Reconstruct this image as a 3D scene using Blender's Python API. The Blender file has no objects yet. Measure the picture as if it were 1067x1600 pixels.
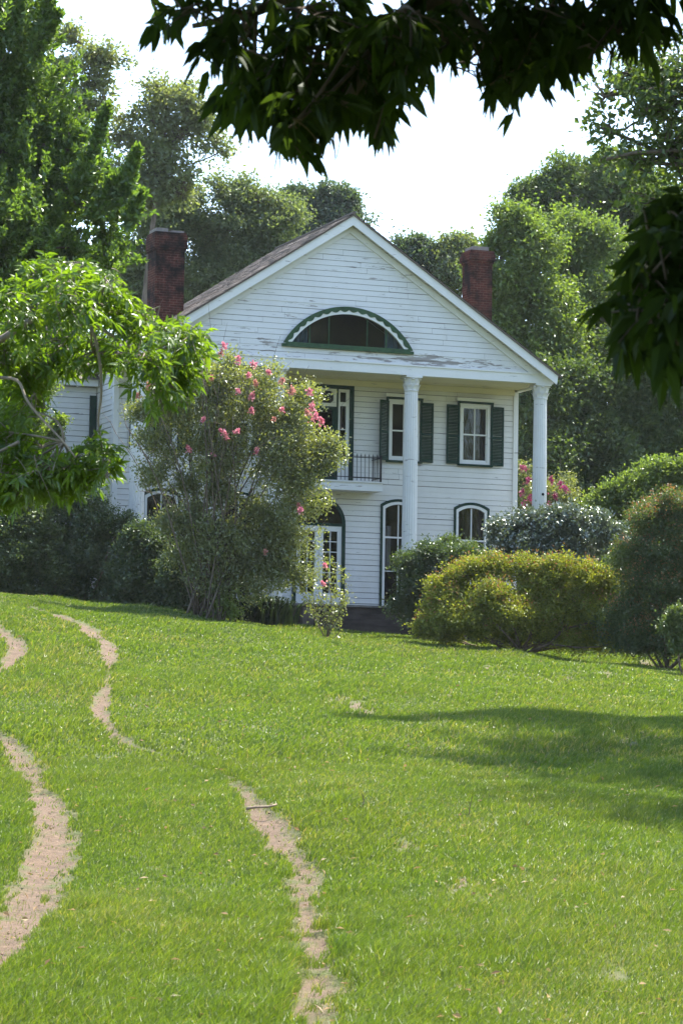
import bpy, math, random
import numpy as np
from mathutils import Matrix, Vector

# ------------------------------------------------------------------ camera, sky, sun, exposure
SC = bpy.context.scene
COL = SC.collection
FPX, CX, CY = 4500.0, 533.5, 800.0          # focal length and principal point in photo pixels
HX, HY, HZ, TH = -0.667, 85.984, 5.606, 0.3608   # house origin (middle of the front wall, floor level) and turn
PITCH, ROLL = 0.0776, 0.0158
EYE = np.array([0.0, 0.0, 1.7])
FWD = np.array([0, math.cos(PITCH), math.sin(PITCH)])
UP0 = np.array([0, -math.sin(PITCH), math.cos(PITCH)])
RT0 = np.array([1.0, 0, 0])
RT = RT0*math.cos(ROLL) + UP0*math.sin(ROLL)
UP = -RT0*math.sin(ROLL) + UP0*math.cos(ROLL)
cd = bpy.data.cameras.new('camera')
cam = bpy.data.objects.new('camera', cd); COL.objects.link(cam)
cam.matrix_world = Matrix(((RT[0], UP[0], -FWD[0], EYE[0]), (RT[1], UP[1], -FWD[1], EYE[1]),
                           (RT[2], UP[2], -FWD[2], EYE[2]), (0, 0, 0, 1)))
cd.sensor_fit = 'HORIZONTAL'; cd.sensor_width = 14.8; cd.lens = FPX/1067*14.8
cd.clip_start = 0.1; cd.clip_end = 6000
cd.dof.use_dof = True; cd.dof.focus_distance = 82.0; cd.dof.aperture_fstop = 8.0
SC.camera = cam
SUN_EL, SUN_AZ = math.radians(60), math.radians(44)   # azimuth clockwise from the view direction
w = bpy.data.worlds.new('World'); SC.world = w; w.use_nodes = True
nt = w.node_tree
sky = nt.nodes.new('ShaderNodeTexSky'); sky.sky_type = 'NISHITA'; sky.sun_disc = False
sky.sun_elevation = SUN_EL; sky.sun_rotation = SUN_AZ
sky.air_density = 1.0; sky.dust_density = 1.6; sky.ozone_density = 2.0; sky.altitude = 60
bg = nt.nodes['Background']; bg.inputs['Strength'].default_value = 0.15
nt.links.new(sky.outputs[0], bg.inputs['Color'])
sd = bpy.data.lights.new('sun', 'SUN'); sd.energy = 4.6; sd.angle = math.radians(0.53); sd.color = (1, 0.95, 0.86)
sun = bpy.data.objects.new('sun', sd); COL.objects.link(sun)
sv = Vector((math.cos(SUN_EL)*math.sin(SUN_AZ), math.cos(SUN_EL)*math.cos(SUN_AZ), math.sin(SUN_EL)))
sun.rotation_euler = sv.to_track_quat('Z', 'Y').to_euler()
sun.location = (20, 20, 60)
SC.view_settings.view_transform = 'Standard'; SC.view_settings.look = 'None'
SC.view_settings.exposure = 1.85; SC.view_settings.gamma = 1.0
try:
    SC.cycles.use_denoising = True; SC.cycles.denoiser = 'OPENIMAGEDENOISE'
    SC.cycles.max_bounces = 7; SC.cycles.diffuse_bounces = 4; SC.cycles.glossy_bounces = 3
    SC.cycles.transmission_bounces = 5; SC.cycles.transparent_max_bounces = 12; SC.cycles.volume_bounces = 0
    SC.cycles.sample_clamp_indirect = 6.0
except Exception:
    pass

def aim(px, py, d):
    """the point at distance d ahead of the camera that the photo shows at (px, py)"""
    r = FWD + RT*((px-CX)/FPX) + UP*((CY-py)/FPX)
    return EYE + r*(d/r[1])
def mpp(d): return d/FPX                     # metres per photo pixel at distance d

# ------------------------------------------------------------------ terrain
def sstep(a, b, x):
    t = np.clip((np.asarray(x, float)-a)/(b-a), 0, 1); return t*t*(3-2*t)
_KD = np.array([-500, 10, 17, 24, 32, 45, 60, 72, 80, 88, 98, 120, 300, 6000.])
_KZ = np.array([0, 0, 0.0, 0.42, 1.02, 2.02, 3.15, 4.02, 4.55, 4.86, 4.95, 5.0, 5.0, 5.0])
_dd = np.linspace(-500, 6000, 65001)
_zz = np.interp(_dd, _KD, _KZ)
_k = np.ones(61)/61; _zz = np.convolve(np.pad(_zz, 30, 'edge'), _k, 'valid')
def ground(x, d):
    x = np.asarray(x, float); d = np.asarray(d, float)
    z = np.interp(d, _dd, _zz)
    c = -0.078*sstep(18, 80, d)*(1-sstep(140, 260, d))
    xs = 16*np.tanh(x/16)
    z = z + c*xs - 0.040*sstep(30, 78, d)*(1-sstep(83, 98, d))*np.minimum(xs, 0)
    f = sstep(8, 20, d)*(1-sstep(78, 95, d))
    z = z + f*(0.05*np.sin(x*0.9+d*0.23)+0.04*np.sin(d*0.61-x*0.5+1.3)+0.03*np.sin(x*1.9-d*0.35))
    return z
def on_ground(px, py):
    lo, hi = 10.0, 140.0
    ds = np.linspace(lo, hi, 1300)
    r = FWD + RT*((px-CX)/FPX) + UP*((CY-py)/FPX)
    P = EYE[None]+r[None]*(ds/r[1])[:, None]
    h = P[:, 2]-ground(P[:, 0], P[:, 1])
    k = np.argmax(h < 0) if (h < 0).any() else len(ds)-1
    return P[k]

# ------------------------------------------------------------------ mesh helpers
class Geo:
    def __init__(s): s.V = []; s.L = []; s.S = []; s.A = []; s.M = []; s.n = 0
    def add(s, v, f, var=0.5, mat=0):
        v = np.asarray(v, float).reshape(-1, 3); f = np.asarray(f, int)
        if f.ndim == 1: f = f[None]
        s.V.append(v); s.L.append((f+s.n).ravel()); s.S.append(np.full(len(f), f.shape[1]))
        s.A.append(np.broadcast_to(np.asarray(var, float), (len(f),)).copy()); s.M.append(np.full(len(f), mat)); s.n += len(v)
    def more(s, f, var=0.5, mat=0):          # further faces on the verts added last
        f = np.asarray(f, int)
        if f.ndim == 1: f = f[None]
        b = s.n-len(s.V[-1])
        s.L.append((f+b).ravel()); s.S.append(np.full(len(f), f.shape[1]))
        s.A.append(np.broadcast_to(np.asarray(var, float), (len(f),)).copy()); s.M.append(np.full(len(f), mat))
    def box(s, x0, x1, y0, y1, z0, z1, mat=0, var=0.5):
        v = [(x, y, z) for z in (z0, z1) for y in (y0, y1) for x in (x0, x1)]
        s.add(v, [(0, 2, 3, 1), (4, 5, 7, 6), (0, 1, 5, 4), (2, 6, 7, 3), (0, 4, 6, 2), (1, 3, 7, 5)], var, mat)
    def tube(s, pts, rad, n=6, mat=0, var=0.5, caps=True):
        P = np.asarray(pts, float); k = len(P); R = np.broadcast_to(np.asarray(rad, float), (k,))
        T = np.gradient(P, axis=0); T /= np.linalg.norm(T, axis=1)[:, None]+1e-9
        a = np.array([0, 0, 1.0]) if abs(T[0, 2]) < 0.9 else np.array([1.0, 0, 0])
        U = np.cross(T[0], a); U /= np.linalg.norm(U); ring = []
        th = np.arange(n)*2*math.pi/n
        for i in range(k):
            U = U-T[i]*(U@T[i]); U /= np.linalg.norm(U)+1e-9; W = np.cross(T[i], U)
            ring.append(P[i]+R[i]*(np.cos(th)[:, None]*U+np.sin(th)[:, None]*W))
        v = np.concatenate(ring); f = []
        i, j = np.meshgrid(np.arange(k-1), np.arange(n), indexing='ij'); i = i.ravel(); j = j.ravel(); j2 = (j+1) % n
        s.add(v, np.stack([i*n+j, i*n+j2, (i+1)*n+j2, (i+1)*n+j], 1), var, mat)
        if caps: s.more(np.arange(n)[::-1], var, mat); s.more(np.arange(n)+(k-1)*n, var, mat)
    def lathe(s, prof, cx=0, cy=0, n=24, mat=0, flute=0.0, nf=20):
        k = len(prof); m = n; th = np.arange(m)*2*math.pi/m; v = []
        for r, z in prof:
            rr = r*(1-flute*np.abs(np.sin(th*nf/2))**0.7) if flute else np.full(m, r)
            v.append(np.stack([cx+rr*np.cos(th), cy+rr*np.sin(th), np.full(m, z)], 1))
        v = np.concatenate(v)
        i, j = np.meshgrid(np.arange(k-1), np.arange(m), indexing='ij'); i = i.ravel(); j = j.ravel(); j2 = (j+1) % m
        s.add(v, np.stack([i*m+j, i*m+j2, (i+1)*m+j2, (i+1)*m+j], 1), 0.5, mat)
        s.more(np.arange(m)[::-1], 0.5, mat); s.more(np.arange(m)+(k-1)*m, 0.5, mat)
    def prism(s, poly, y0, y1, mat=0):       # polygon in x,z (counter-clockwise seen from -y), from y0 (front) to y1
        p = np.asarray(poly, float); n = len(p)
        v = np.concatenate([np.stack([p[:, 0], np.full(n, y0), p[:, 1]], 1), np.stack([p[:, 0], np.full(n, y1), p[:, 1]], 1)])
        i = np.arange(n); j = (i+1) % n
        s.add(v, np.arange(n), 0.5, mat); s.more(np.arange(n)[::-1]+n, 0.5, mat)
        s.more(np.stack([i, i+n, j+n, j], 1), 0.5, mat)
    def band(s, outer, inner, y0, y1, mat=0, closed=False):   # strip between two polylines in x,z with depth
        o = np.asarray(outer, float); q = np.asarray(inner, float); n = len(o)
        def lay(p, y): return np.stack([p[:, 0], np.full(n, y), p[:, 1]], 1)
        v = np.concatenate([lay(o, y0), lay(q, y0), lay(o, y1), lay(q, y1)])
        i = np.arange(n if closed else n-1); j = (i+1) % n
        s.add(v, np.stack([i, j, j+n, i+n], 1), 0.5, mat)
        s.more(np.stack([i, i+2*n, j+2*n, j], 1), 0.5, mat); s.more(np.stack([i+n, j+n, j+3*n, i+3*n], 1), 0.5, mat)
        s.more(np.stack([i+2*n, i+3*n, j+3*n, j+2*n], 1), 0.5, mat)
        if not closed:
            s.more([0, n, 3*n, 2*n], 0.5, mat); e = n-1; s.more([e, e+2*n, e+3*n, e+n], 0.5, mat)
    def build(s, name, mats, parent=None, smooth=False):
        me = bpy.data.meshes.new(name)
        V = np.concatenate(s.V); L = np.concatenate(s.L); S = np.concatenate(s.S)
        me.vertices.add(len(V)); me.vertices.foreach_set('co', V.astype(np.float32).ravel())
        me.loops.add(len(L)); me.loops.foreach_set('vertex_index', L.astype(np.int32))
        me.polygons.add(len(S)); st = np.concatenate([[0], np.cumsum(S)[:-1]])
        me.polygons.foreach_set('loop_start', st.astype(np.int32))
        M = np.concatenate(s.M)
        me.polygons.foreach_set('material_index', M.astype(np.int32))
        me.polygons.foreach_set('use_smooth', np.full(len(S), bool(smooth)))
        a = me.attributes.new('var', 'FLOAT', 'FACE'); a.data.foreach_set('value', np.concatenate(s.A).astype(np.float32))
        for m in (mats if isinstance(mats, (list, tuple)) else [mats]): me.materials.append(m)
        me.update(calc_edges=True); me.validate()
        o = bpy.data.objects.new(name, me); COL.objects.link(o)
        if parent is not None: o.parent = parent
        return o
def tag(o, label=None, cat=None, group=None, kind=None):
    if label: o['label'] = label
    if cat: o['category'] = cat
    if group: o['group'] = group
    if kind: o['kind'] = kind
    return o
def empty(name, loc, label, cat, group=None, rz=0.0):
    o = bpy.data.objects.new(name, None); COL.objects.link(o); o.location = loc; o.rotation_euler = (0, 0, rz)
    o.empty_display_size = 0.3
    return tag(o, label, cat, group)
def unit(a): return a/(np.linalg.norm(a, axis=-1, keepdims=True)+1e-9)
def quad_leaves(g, P, D, N, L, W, var):
    D = unit(D); S = unit(np.cross(D, N)); N = np.cross(S, D); n = len(P)
    L = np.broadcast_to(L, (n,))[:, None]; W = np.broadcast_to(W, (n,))[:, None]
    v = np.stack([P, P+D*L*.45+S*W*.5+N*W*.16, P+D*L-N*L*.06, P+D*L*.45-S*W*.5+N*W*.16], 1).reshape(-1, 3)
    g.add(v, np.arange(n*4).reshape(n, 4), var)
def lance_leaves(g, P, D, N, L, W, var, droop=.18):
    D = unit(D); S = unit(np.cross(D, N)); N = np.cross(S, D); n = len(P)
    L = np.broadcast_to(L, (n,))[:, None]; W = np.broadcast_to(W, (n,))[:, None]
    z = np.array([0, 0, -1.0])
    c1 = P+D*L*.32; c2 = P+D*L*.66+z*L*droop*.4; tip = P+D*L+z*L*droop
    v = np.stack([P, c1+S*W*.5+N*W*.12, c1-S*W*.5+N*W*.12, c1, c2+S*W*.36+N*W*.1, c2-S*W*.36+N*W*.1, c2, tip], 1).reshape(-1, 3)
    b = (np.arange(n)*8)[:, None]
    g.add(v, b+np.array([[0, 3, 1]]), var)
    for q in ([0, 2, 3], [4, 6, 7], [7, 6, 5]): g.more(b+np.array([q]), var)
    for q in ([1, 3, 6, 4], [3, 2, 5, 6]): g.more(b+np.array([q]), var)

# ------------------------------------------------------------------ materials
def newmat(name):
    m = bpy.data.materials.new(name); m.use_nodes = True
    t = m.node_tree; t.nodes.clear(); o = t.nodes.new('ShaderNodeOutputMaterial')
    return m, t, o
def N_(t, kind, **kw):
    n = t.nodes.new(kind)
    for k, v in kw.items():
        if k.startswith('i_'): n.inputs[k[2:].replace('_', ' ')].default_value = v
        else: setattr(n, k, v)
    return n
def ramp(t, fac, stops):
    r = t.nodes.new('ShaderNodeValToRGB'); t.links.new(fac, r.inputs[0])
    e = r.color_ramp.elements
    e[0].position, e[0].color = stops[0][0], (*stops[0][1], 1)
    e[1].position, e[1].color = stops[-1][0], (*stops[-1][1], 1)
    for p, c in stops[1:-1]:
        q = e.new(p); q.color = (*c, 1)
    return r.outputs[0]
def mixc(t, fac, a, b, mode='MIX'):
    m = t.nodes.new('ShaderNodeMix'); m.data_type = 'RGBA'; m.blend_type = mode
    for sock, val in ((m.inputs[0], fac), (m.inputs[6], a), (m.inputs[7], b)):
        if hasattr(val, 'links'): t.links.new(val, sock)
        else: sock.default_value = val if not isinstance(val, tuple) else (*val, 1)[:4]
    return m.outputs[2]
def mth(t, op, a, b=None, clamp=False):
    m = t.nodes.new('ShaderNodeMath'); m.operation = op; m.use_clamp = clamp
    for i, val in enumerate((a, b)):
        if val is None: continue
        if hasattr(val, 'links'): t.links.new(val, m.inputs[i])
        else: m.inputs[i].default_value = val
    return m.outputs[0]
def noise(t, scale, detail=4, rough=.55, mapping=None, coord='Object', loc=(0, 0, 0)):
    tc = t.nodes.new('ShaderNodeTexCoord'); mp = t.nodes.new('ShaderNodeMapping')
    mp.inputs['Scale'].default_value = mapping or (1, 1, 1); mp.inputs['Location'].default_value = loc
    t.links.new(tc.outputs[coord], mp.inputs[0])
    n = t.nodes.new('ShaderNodeTexNoise'); n.inputs['Scale'].default_value = scale
    n.inputs['Detail'].default_value = detail; n.inputs['Roughness'].default_value = rough
    t.links.new(mp.outputs[0], n.inputs['Vector'])
    return n.outputs[0]
def bumped(t, bs, h, strength=.4, dist=.01):
    b = t.nodes.new('ShaderNodeBump'); b.inputs['Strength'].default_value = strength; b.inputs['Distance'].default_value = dist
    t.links.new(h, b.inputs['Height']); t.links.new(b.outputs[0], bs.inputs['Normal'])

def leafmat(name, c1, c2, transl=.35, gloss=.06, rough=.35, tcol=None, c3=None):
    m, t, o = newmat(name)
    a = N_(t, 'ShaderNodeAttribute', attribute_name='var')
    st = [(0, c1), (1, c2)] if c3 is None else [(0, c1), (.75, c2), (1, c3)]
    col = ramp(t, a.outputs['Fac'], st)
    big = noise(t, .45, 2, .5, coord='Object')
    col = mixc(t, mth(t, 'MULTIPLY', mth(t, 'SUBTRACT', big, .35, True), .9, True), col, mixc(t, 1.0, col, (1.35, 1.18, .75), 'MULTIPLY'))
    df = N_(t, 'ShaderNodeBsdfDiffuse'); t.links.new(col, df.inputs[0])
    tr = N_(t, 'ShaderNodeBsdfTranslucent')
    tc = mixc(t, 1.0, col, tcol or (2.0, 2.05, .75), 'MULTIPLY'); t.links.new(tc, tr.inputs[0])
    mx = N_(t, 'ShaderNodeMixShader'); mx.inputs[0].default_value = transl
    t.links.new(df.outputs[0], mx.inputs[1]); t.links.new(tr.outputs[0], mx.inputs[2])
    gl = N_(t, 'ShaderNodeBsdfGlossy'); gl.inputs['Roughness'].default_value = rough
    gl.inputs[0].default_value = (.9, .95, .9, 1)
    m2 = N_(t, 'ShaderNodeMixShader'); m2.inputs[0].default_value = gloss
    t.links.new(mx.outputs[0], m2.inputs[1]); t.links.new(gl.outputs[0], m2.inputs[2]); t.links.new(m2.outputs[0], o.inputs[0])
    return m
def plain(name, col, rough=.6, var=.25, scale=6, bump=0.0, mapping=None, metallic=0.0, spec=.2):
    m, t, o = newmat(name)
    n = noise(t, scale, 5, .6, mapping)
    lo = tuple(c*(1-var) for c in col); hi = tuple(min(1, c*(1+var)) for c in col)
    c = ramp(t, n, [(.3, lo), (.7, hi)])
    b = N_(t, 'ShaderNodeBsdfPrincipled'); t.links.new(c, b.inputs['Base Color'])
    b.inputs['Roughness'].default_value = rough; b.inputs['Specular IOR Level'].default_value = spec; b.inputs['Metallic'].default_value = metallic
    if bump: bumped(t, b, n, bump, .02)
    t.links.new(b.outputs[0], o.inputs[0]); return m
def paint(name, col=(.80, .80, .78), peel=.0, dirt=.25, band=None):
    """old white oil paint on boards: grime, and flaked patches with bare grey wood where peel > 0"""
    m, t, o = newmat(name)
    g1 = noise(t, 1.1, 5, .65, (1, 1, .5)); g2 = noise(t, 14, 4, .6, (.35, 1, 2.2))
    base = mixc(t, mth(t, 'MULTIPLY', mth(t, 'SUBTRACT', g1, .42, True), dirt*4, True), col, tuple(c*k for c, k in zip(col, (.72, .70, .64))))
    base = mixc(t, mth(t, 'MULTIPLY', mth(t, 'SUBTRACT', g2, .55, True), dirt*2.5, True), base, tuple(c*k for c, k in zip(col, (.6, .58, .54))))
    b = N_(t, 'ShaderNodeBsdfPrincipled')
    h = g2
    if peel > 0:
        fl = noise(t, 3.2, 7, .68, (.42, 1, 3.4), loc=(3.1, 0, 1.7))
        rg = noise(t, .55, 2, .5, (1, 1, 1.6), loc=(1.3, 0, 5.2))
        thr = mth(t, 'SUBTRACT', .645, mth(t, 'MULTIPLY', mth(t, 'SUBTRACT', rg, .42, True), peel))
        if band:                                            # the wettest boards just above the entablature, worst on the right
            tc = N_(t, 'ShaderNodeTexCoord'); sp = N_(t, 'ShaderNodeSeparateXYZ'); t.links.new(tc.outputs['Object'], sp.inputs[0])
            zz = mth(t, 'SUBTRACT', 1.0, mth(t, 'MULTIPLY', mth(t, 'ABSOLUTE', mth(t, 'SUBTRACT', sp.outputs[2], band[0])), 1/band[1]), True)
            xx = mth(t, 'SUBTRACT', 1.0, mth(t, 'MULTIPLY', mth(t, 'ABSOLUTE', mth(t, 'SUBTRACT', sp.outputs[0], 2.8)), 1/3.6), True)
            thr = mth(t, 'SUBTRACT', thr, mth(t, 'MULTIPLY', mth(t, 'MULTIPLY', zz, mth(t, 'ADD', mth(t, 'MULTIPLY', xx, .9), .3)), .19))
        mk = mth(t, 'MULTIPLY', mth(t, 'SUBTRACT', fl, thr, True), 30, True)
        wood = mixc(t, g2, (.17, .15, .13), (.36, .33, .30))
        base = mixc(t, mk, base, wood)
        h = mth(t, 'SUBTRACT', g2, mth(t, 'MULTIPLY', mk, .8))
    t.links.new(base, b.inputs['Base Color']); b.inputs['Roughness'].default_value = .62
    bumped(t, b, h, .35, .006); t.links.new(b.outputs[0], o.inputs[0]); return m

M = {}
M['siding'] = paint('white_siding_paint', (.64, .62, .58), .16, .25)
M['gable_siding'] = paint('peeling_siding_paint', (.63, .62, .60), .26, .25, (7.22, .26))
M['trim'] = paint('white_trim_paint', (.66, .65, .62), .12, .2)
M['ceiling'] = paint('porch_ceiling_paint', (.62, .56, .40), .1, .25)
M['column'] = paint('column_paint', (.64, .63, .60), .16, .35)
M['green'] = plain('dark_green_paint', (.006, .031, .018), .65, .3, 5)
M['fan_green'] = plain('moss_green_paint', (.028, .066, .028), .55, .35, 6)
M['iron'] = plain('black_iron', (.010, .010, .010), .5, .3, 20)
M['curtain_tan'] = plain('tan_curtain', (.13, .095, .07), .9, .25, 3, mapping=(9, 1, .3))
M['curtain_blue'] = plain('blue_grey_curtain', (.14, .18, .24), .9, .25, 3, mapping=(9, 1, .3))
M['curtain_pale'] = plain('pale_lilac_curtain', (.34, .28, .31), .9, .2, 3, mapping=(9, 1, .3))
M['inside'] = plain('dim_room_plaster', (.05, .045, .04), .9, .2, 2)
M['stone'] = plain('stained_foundation_stone', (.050, .041, .036), .9, .5, 3, .6, (.6, 1, 2))
M['pale_stone'] = plain('pale_pier_stone', (.13, .105, .085), .9, .35, 4, .5)
M['deck'] = plain('grey_porch_boards', (.15, .14, .13), .8, .3, 5, .3)
M['mortar_cap'] = plain('pale_cap_stone', (.20, .175, .155), .9, .25, 6, .4)
M['lap_shade'] = plain('lap_shade_backing', (.16, .14, .12), .95, .4, 4)  # dark tone that stands in for shadow and dirt under each board lap
M['bark'] = plain('grey_brown_bark', (.12, .095, .075), .95, .45, 7, .8, (1, 1, .3))
M['pale_bark'] = plain('pale_grey_bark', (.24, .20, .165), .9, .4, 8, .6, (1, 1, .3))
M['stem'] = plain('brown_shrub_stem', (.13, .095, .07), .9, .4, 8)
M['dead_wood'] = plain('bleached_dead_wood', (.24, .185, .13), .9, .25, 12, .4)
def shingle_mat():
    m, t, o = newmat('weathered_brown_shingles')
    a = N_(t, 'ShaderNodeAttribute', attribute_name='var')
    c = ramp(t, a.outputs['Fac'], [(0, (.055, .042, .034)), (.6, (.12, .092, .072)), (1, (.19, .15, .12))])
    n = noise(t, 9, 5, .6); c = mixc(t, mth(t, 'MULTIPLY', mth(t, 'SUBTRACT', n, .4, True), 1.4, True), c, (.07, .06, .05))
    b = N_(t, 'ShaderNodeBsdfPrincipled'); t.links.new(c, b.inputs['Base Color']); b.inputs['Roughness'].default_value = .9
    t.links.new(b.outputs[0], o.inputs[0]); return m
M['shingle'] = shingle_mat()
def brick_mat():
    m, t, o = newmat('sooty_red_brick')
    tc = N_(t, 'ShaderNodeTexCoord'); sp = N_(t, 'ShaderNodeSeparateXYZ'); t.links.new(tc.outputs['Object'], sp.inputs[0])
    cb = N_(t, 'ShaderNodeCombineXYZ'); t.links.new(mth(t, 'ADD', sp.outputs[0], sp.outputs[1]), cb.inputs[0]); t.links.new(sp.outputs[2], cb.inputs[1])
    bt = N_(t, 'ShaderNodeTexBrick'); t.links.new(cb.outputs[0], bt.inputs[0])
    bt.inputs['Scale'].default_value = 1.0; bt.inputs['Brick Width'].default_value = .215; bt.inputs['Row Height'].default_value = .075
    bt.inputs['Mortar Size'].default_value = .009; bt.inputs['Mortar Smooth'].default_value = .3; bt.inputs['Bias'].default_value = -.1
    bt.inputs['Color1'].default_value = (.098, .031, .021, 1); bt.inputs['Color2'].default_value = (.055, .016, .011, 1); bt.inputs['Mortar'].default_value = (.13, .075, .055, 1)
    n1 = noise(t, 1.7, 5, .65); n2 = noise(t, 5, 4, .6, loc=(4, 2, 1))
    c = mixc(t, mth(t, 'MULTIPLY', mth(t, 'SUBTRACT', n1, .44, True), 5.5, True), bt.outputs[0], (.012, .010, .009))
    c = mixc(t, mth(t, 'MULTIPLY', mth(t, 'SUBTRACT', n2, .52, True), 3.0, True), c, (.028, .018, .015))
    b = N_(t, 'ShaderNodeBsdfPrincipled'); t.links.new(c, b.inputs['Base Color']); b.inputs['Specular IOR Level'].default_value = .08; b.inputs['Roughness'].default_value = .92
    bumped(t, b, mth(t, 'SUBTRACT', n2, bt.outputs['Fac']), .6, .012); t.links.new(b.outputs[0], o.inputs[0]); return m
M['brick'] = brick_mat()
def glass_mat():
    m, t, o = newmat('old_window_glass')
    n = noise(t, 2.2, 2, .5)
    gl = N_(t, 'ShaderNodeBsdfGlossy'); gl.inputs['Roughness'].default_value = .02
    b = t.nodes.new('ShaderNodeBump'); b.inputs['Strength'].default_value = .08; b.inputs['Distance'].default_value = .05
    t.links.new(n, b.inputs['Height']); t.links.new(b.outputs[0], gl.inputs['Normal'])
    tr = N_(t, 'ShaderNodeBsdfTransparent'); tr.inputs[0].default_value = (.80, .84, .82, 1)
    fr = N_(t, 'ShaderNodeFresnel'); fr.inputs[0].default_value = 1.5
    mx = N_(t, 'ShaderNodeMixShader'); t.links.new(mth(t, 'MULTIPLY', fr.outputs[0], .75, True), mx.inputs[0])
    t.links.new(tr.outputs[0], mx.inputs[1]); t.links.new(gl.outputs[0], mx.inputs[2]); t.links.new(mx.outputs[0], o.inputs[0]); return m
M['glass'] = glass_mat()
# leaves
M['lf_left'] = leafmat('sunlit_mid_green_leaves', (.050, .095, .020), (.095, .150, .032), .46, .035, .38)
M['lf_airy'] = leafmat('pale_airy_leaves', (.095, .12, .060), (.135, .16, .085), .46, .04, .4)
M['lf_back'] = leafmat('grey_green_leaves', (.072, .100, .048), (.115, .145, .070), .44, .04, .4)
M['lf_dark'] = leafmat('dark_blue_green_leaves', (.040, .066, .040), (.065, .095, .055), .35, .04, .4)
M['lf_bright'] = leafmat('bright_yellow_green_leaves', (.065, .105, .024), (.115, .16, .04), .48, .04, .38)
M['lf_right'] = leafmat('deep_green_leaves', (.045, .078, .024), (.085, .12, .036), .44, .035, .38)
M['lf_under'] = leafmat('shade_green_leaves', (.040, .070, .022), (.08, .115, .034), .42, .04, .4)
M['lf_pecan'] = leafmat('glowing_pecan_leaves', (.055, .105, .010), (.110, .170, .016), .52, .04, .32)
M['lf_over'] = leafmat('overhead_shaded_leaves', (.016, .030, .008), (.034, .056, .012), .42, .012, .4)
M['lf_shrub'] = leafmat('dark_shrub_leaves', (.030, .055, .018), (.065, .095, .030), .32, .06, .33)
M['lf_shrub2'] = leafmat('olive_shrub_leaves', (.040, .068, .020), (.085, .115, .034), .36, .05, .36)
M['lf_crape'] = leafmat('crape_myrtle_leaves', (.088, .112, .042), (.15, .165, .068), .44, .07, .36, c3=(.14, .16, .035))
M['lf_abelia'] = leafmat('yellow_green_abelia_leaves', (.092, .122, .018), (.225, .235, .036), .34, .03, .4)
M['lf_tip'] = leafmat('coppery_new_leaves', (.30, .17, .045), (.34, .14, .06), .36, .06, .4, (1.2, 1.1, .7))
M['lf_camellia'] = leafmat('glossy_camellia_leaves', (.045, .068, .040), (.085, .11, .068), .2, .16, .33)
M['lf_lime'] = leafmat('lime_young_leaves', (.10, .16, .02), (.16, .22, .035), .45, .06, .4)
M['lf_strap'] = leafmat('dark_strap_leaves', (.010, .02, .009), (.02, .036, .013), .15, .02, .35)
M['pink'] = leafmat('pink_petals', (.50, .12, .20), (.64, .27, .34), .35, .03, .5, (1.15, 1, 1.1), c3=(.80, .45, .48))
M['dull_pink'] = leafmat('faded_pink_petals', (.42, .17, .16), (.52, .28, .24), .35, .03, .5, (1.1, 1, 1))
M['magenta'] = leafmat('magenta_petals', (.20, .02, .09), (.30, .05, .14), .35, .03, .5, (1.1, 1, 1.1))

# ------------------------------------------------------------------ ruts and bare patches (photo tracks put on the ground)
RUT_R = [(500, 1640, 62), (500, 1590, 58), (500, 1500, 46), (480, 1400, 42), (452, 1330, 36), (425, 1290, 36), (396, 1250, 26), (362, 1216, 12),
         (280, 1190, 5), (205, 1166, 9), (182, 1150, 20), (163, 1130, 20), (153, 1108, 17), (166, 1080, 14), (172, 1045, 12), (168, 1010, 20), (140, 983, 20), (95, 963, 18), (55, 950, 12)]
RUT_L = [(-60, 1540, 50), (5, 1475, 46), (40, 1420, 62), (75, 1350, 54), (85, 1300, 40), (72, 1250, 38), (45, 1200, 32), (12, 1160, 28), (-25, 1140, 24), (-60, 1100, 20), (-50, 1070, 16), (10, 1042, 14), (28, 1015, 20), (12, 992, 17), (-12, 975, 15)]
PATCH = [(540, 1106, 38, .8), (885, 1062, 30, .8), (1022, 1040, 26, 1.0), (940, 1054, 24, .8), (728, 1060, 16, .8), (768, 1043, 22, .7), (622, 1028, 14, .9), (850, 1122, 12, 1.0), (650, 1440, 22, .5),
         (725, 1396, 48, .55), (972, 1073, 14, .9), (985, 1162, 20, .8), (560, 1055, 22, .5), (490, 1010, 14, .6), (690, 1085, 14, .6), (400, 1135, 14, .5), (980, 1110, 16, .7), (1000, 1300, 35, .35), (620, 1325, 30, .35), (970, 1530, 30, .5)]
def rutline(tr):
    out = []
    for px, py, hw in tr:
        p = on_ground(px, py); out.append((p[0], p[1], hw*mpp(p[1])))
    a = np.array(out); t = np.linspace(0, len(a)-1, len(a)*10)
    return np.stack([np.interp(t, np.arange(len(a)), a[:, k]) for k in range(3)], 1)
LINES = [rutline(RUT_R), rutline(RUT_L)]
PTS = [(*on_ground(px, py)[:2], r*mpp(on_ground(px, py)[1]), s) for px, py, r, s in PATCH]
def vnoise(x, y, seed=0):
    """cheap smooth value noise 0..1"""
    xi = np.floor(x).astype(int); yi = np.floor(y).astype(int); fx = x-xi; fy = y-yi
    fx = fx*fx*(3-2*fx); fy = fy*fy*(3-2*fy)
    def h(a, b):
        n = (a*374761393+b*668265263+seed*1442695041) & 0xffffffff; n = ((n ^ (n >> 13))*1274126177) & 0xffffffff
        return ((n ^ (n >> 16)) & 0xffff)/65535.0
    return (h(xi, yi)*(1-fx)+h(xi+1, yi)*fx)*(1-fy)+(h(xi, yi+1)*(1-fx)+h(xi+1, yi+1)*fx)*fy
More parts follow.
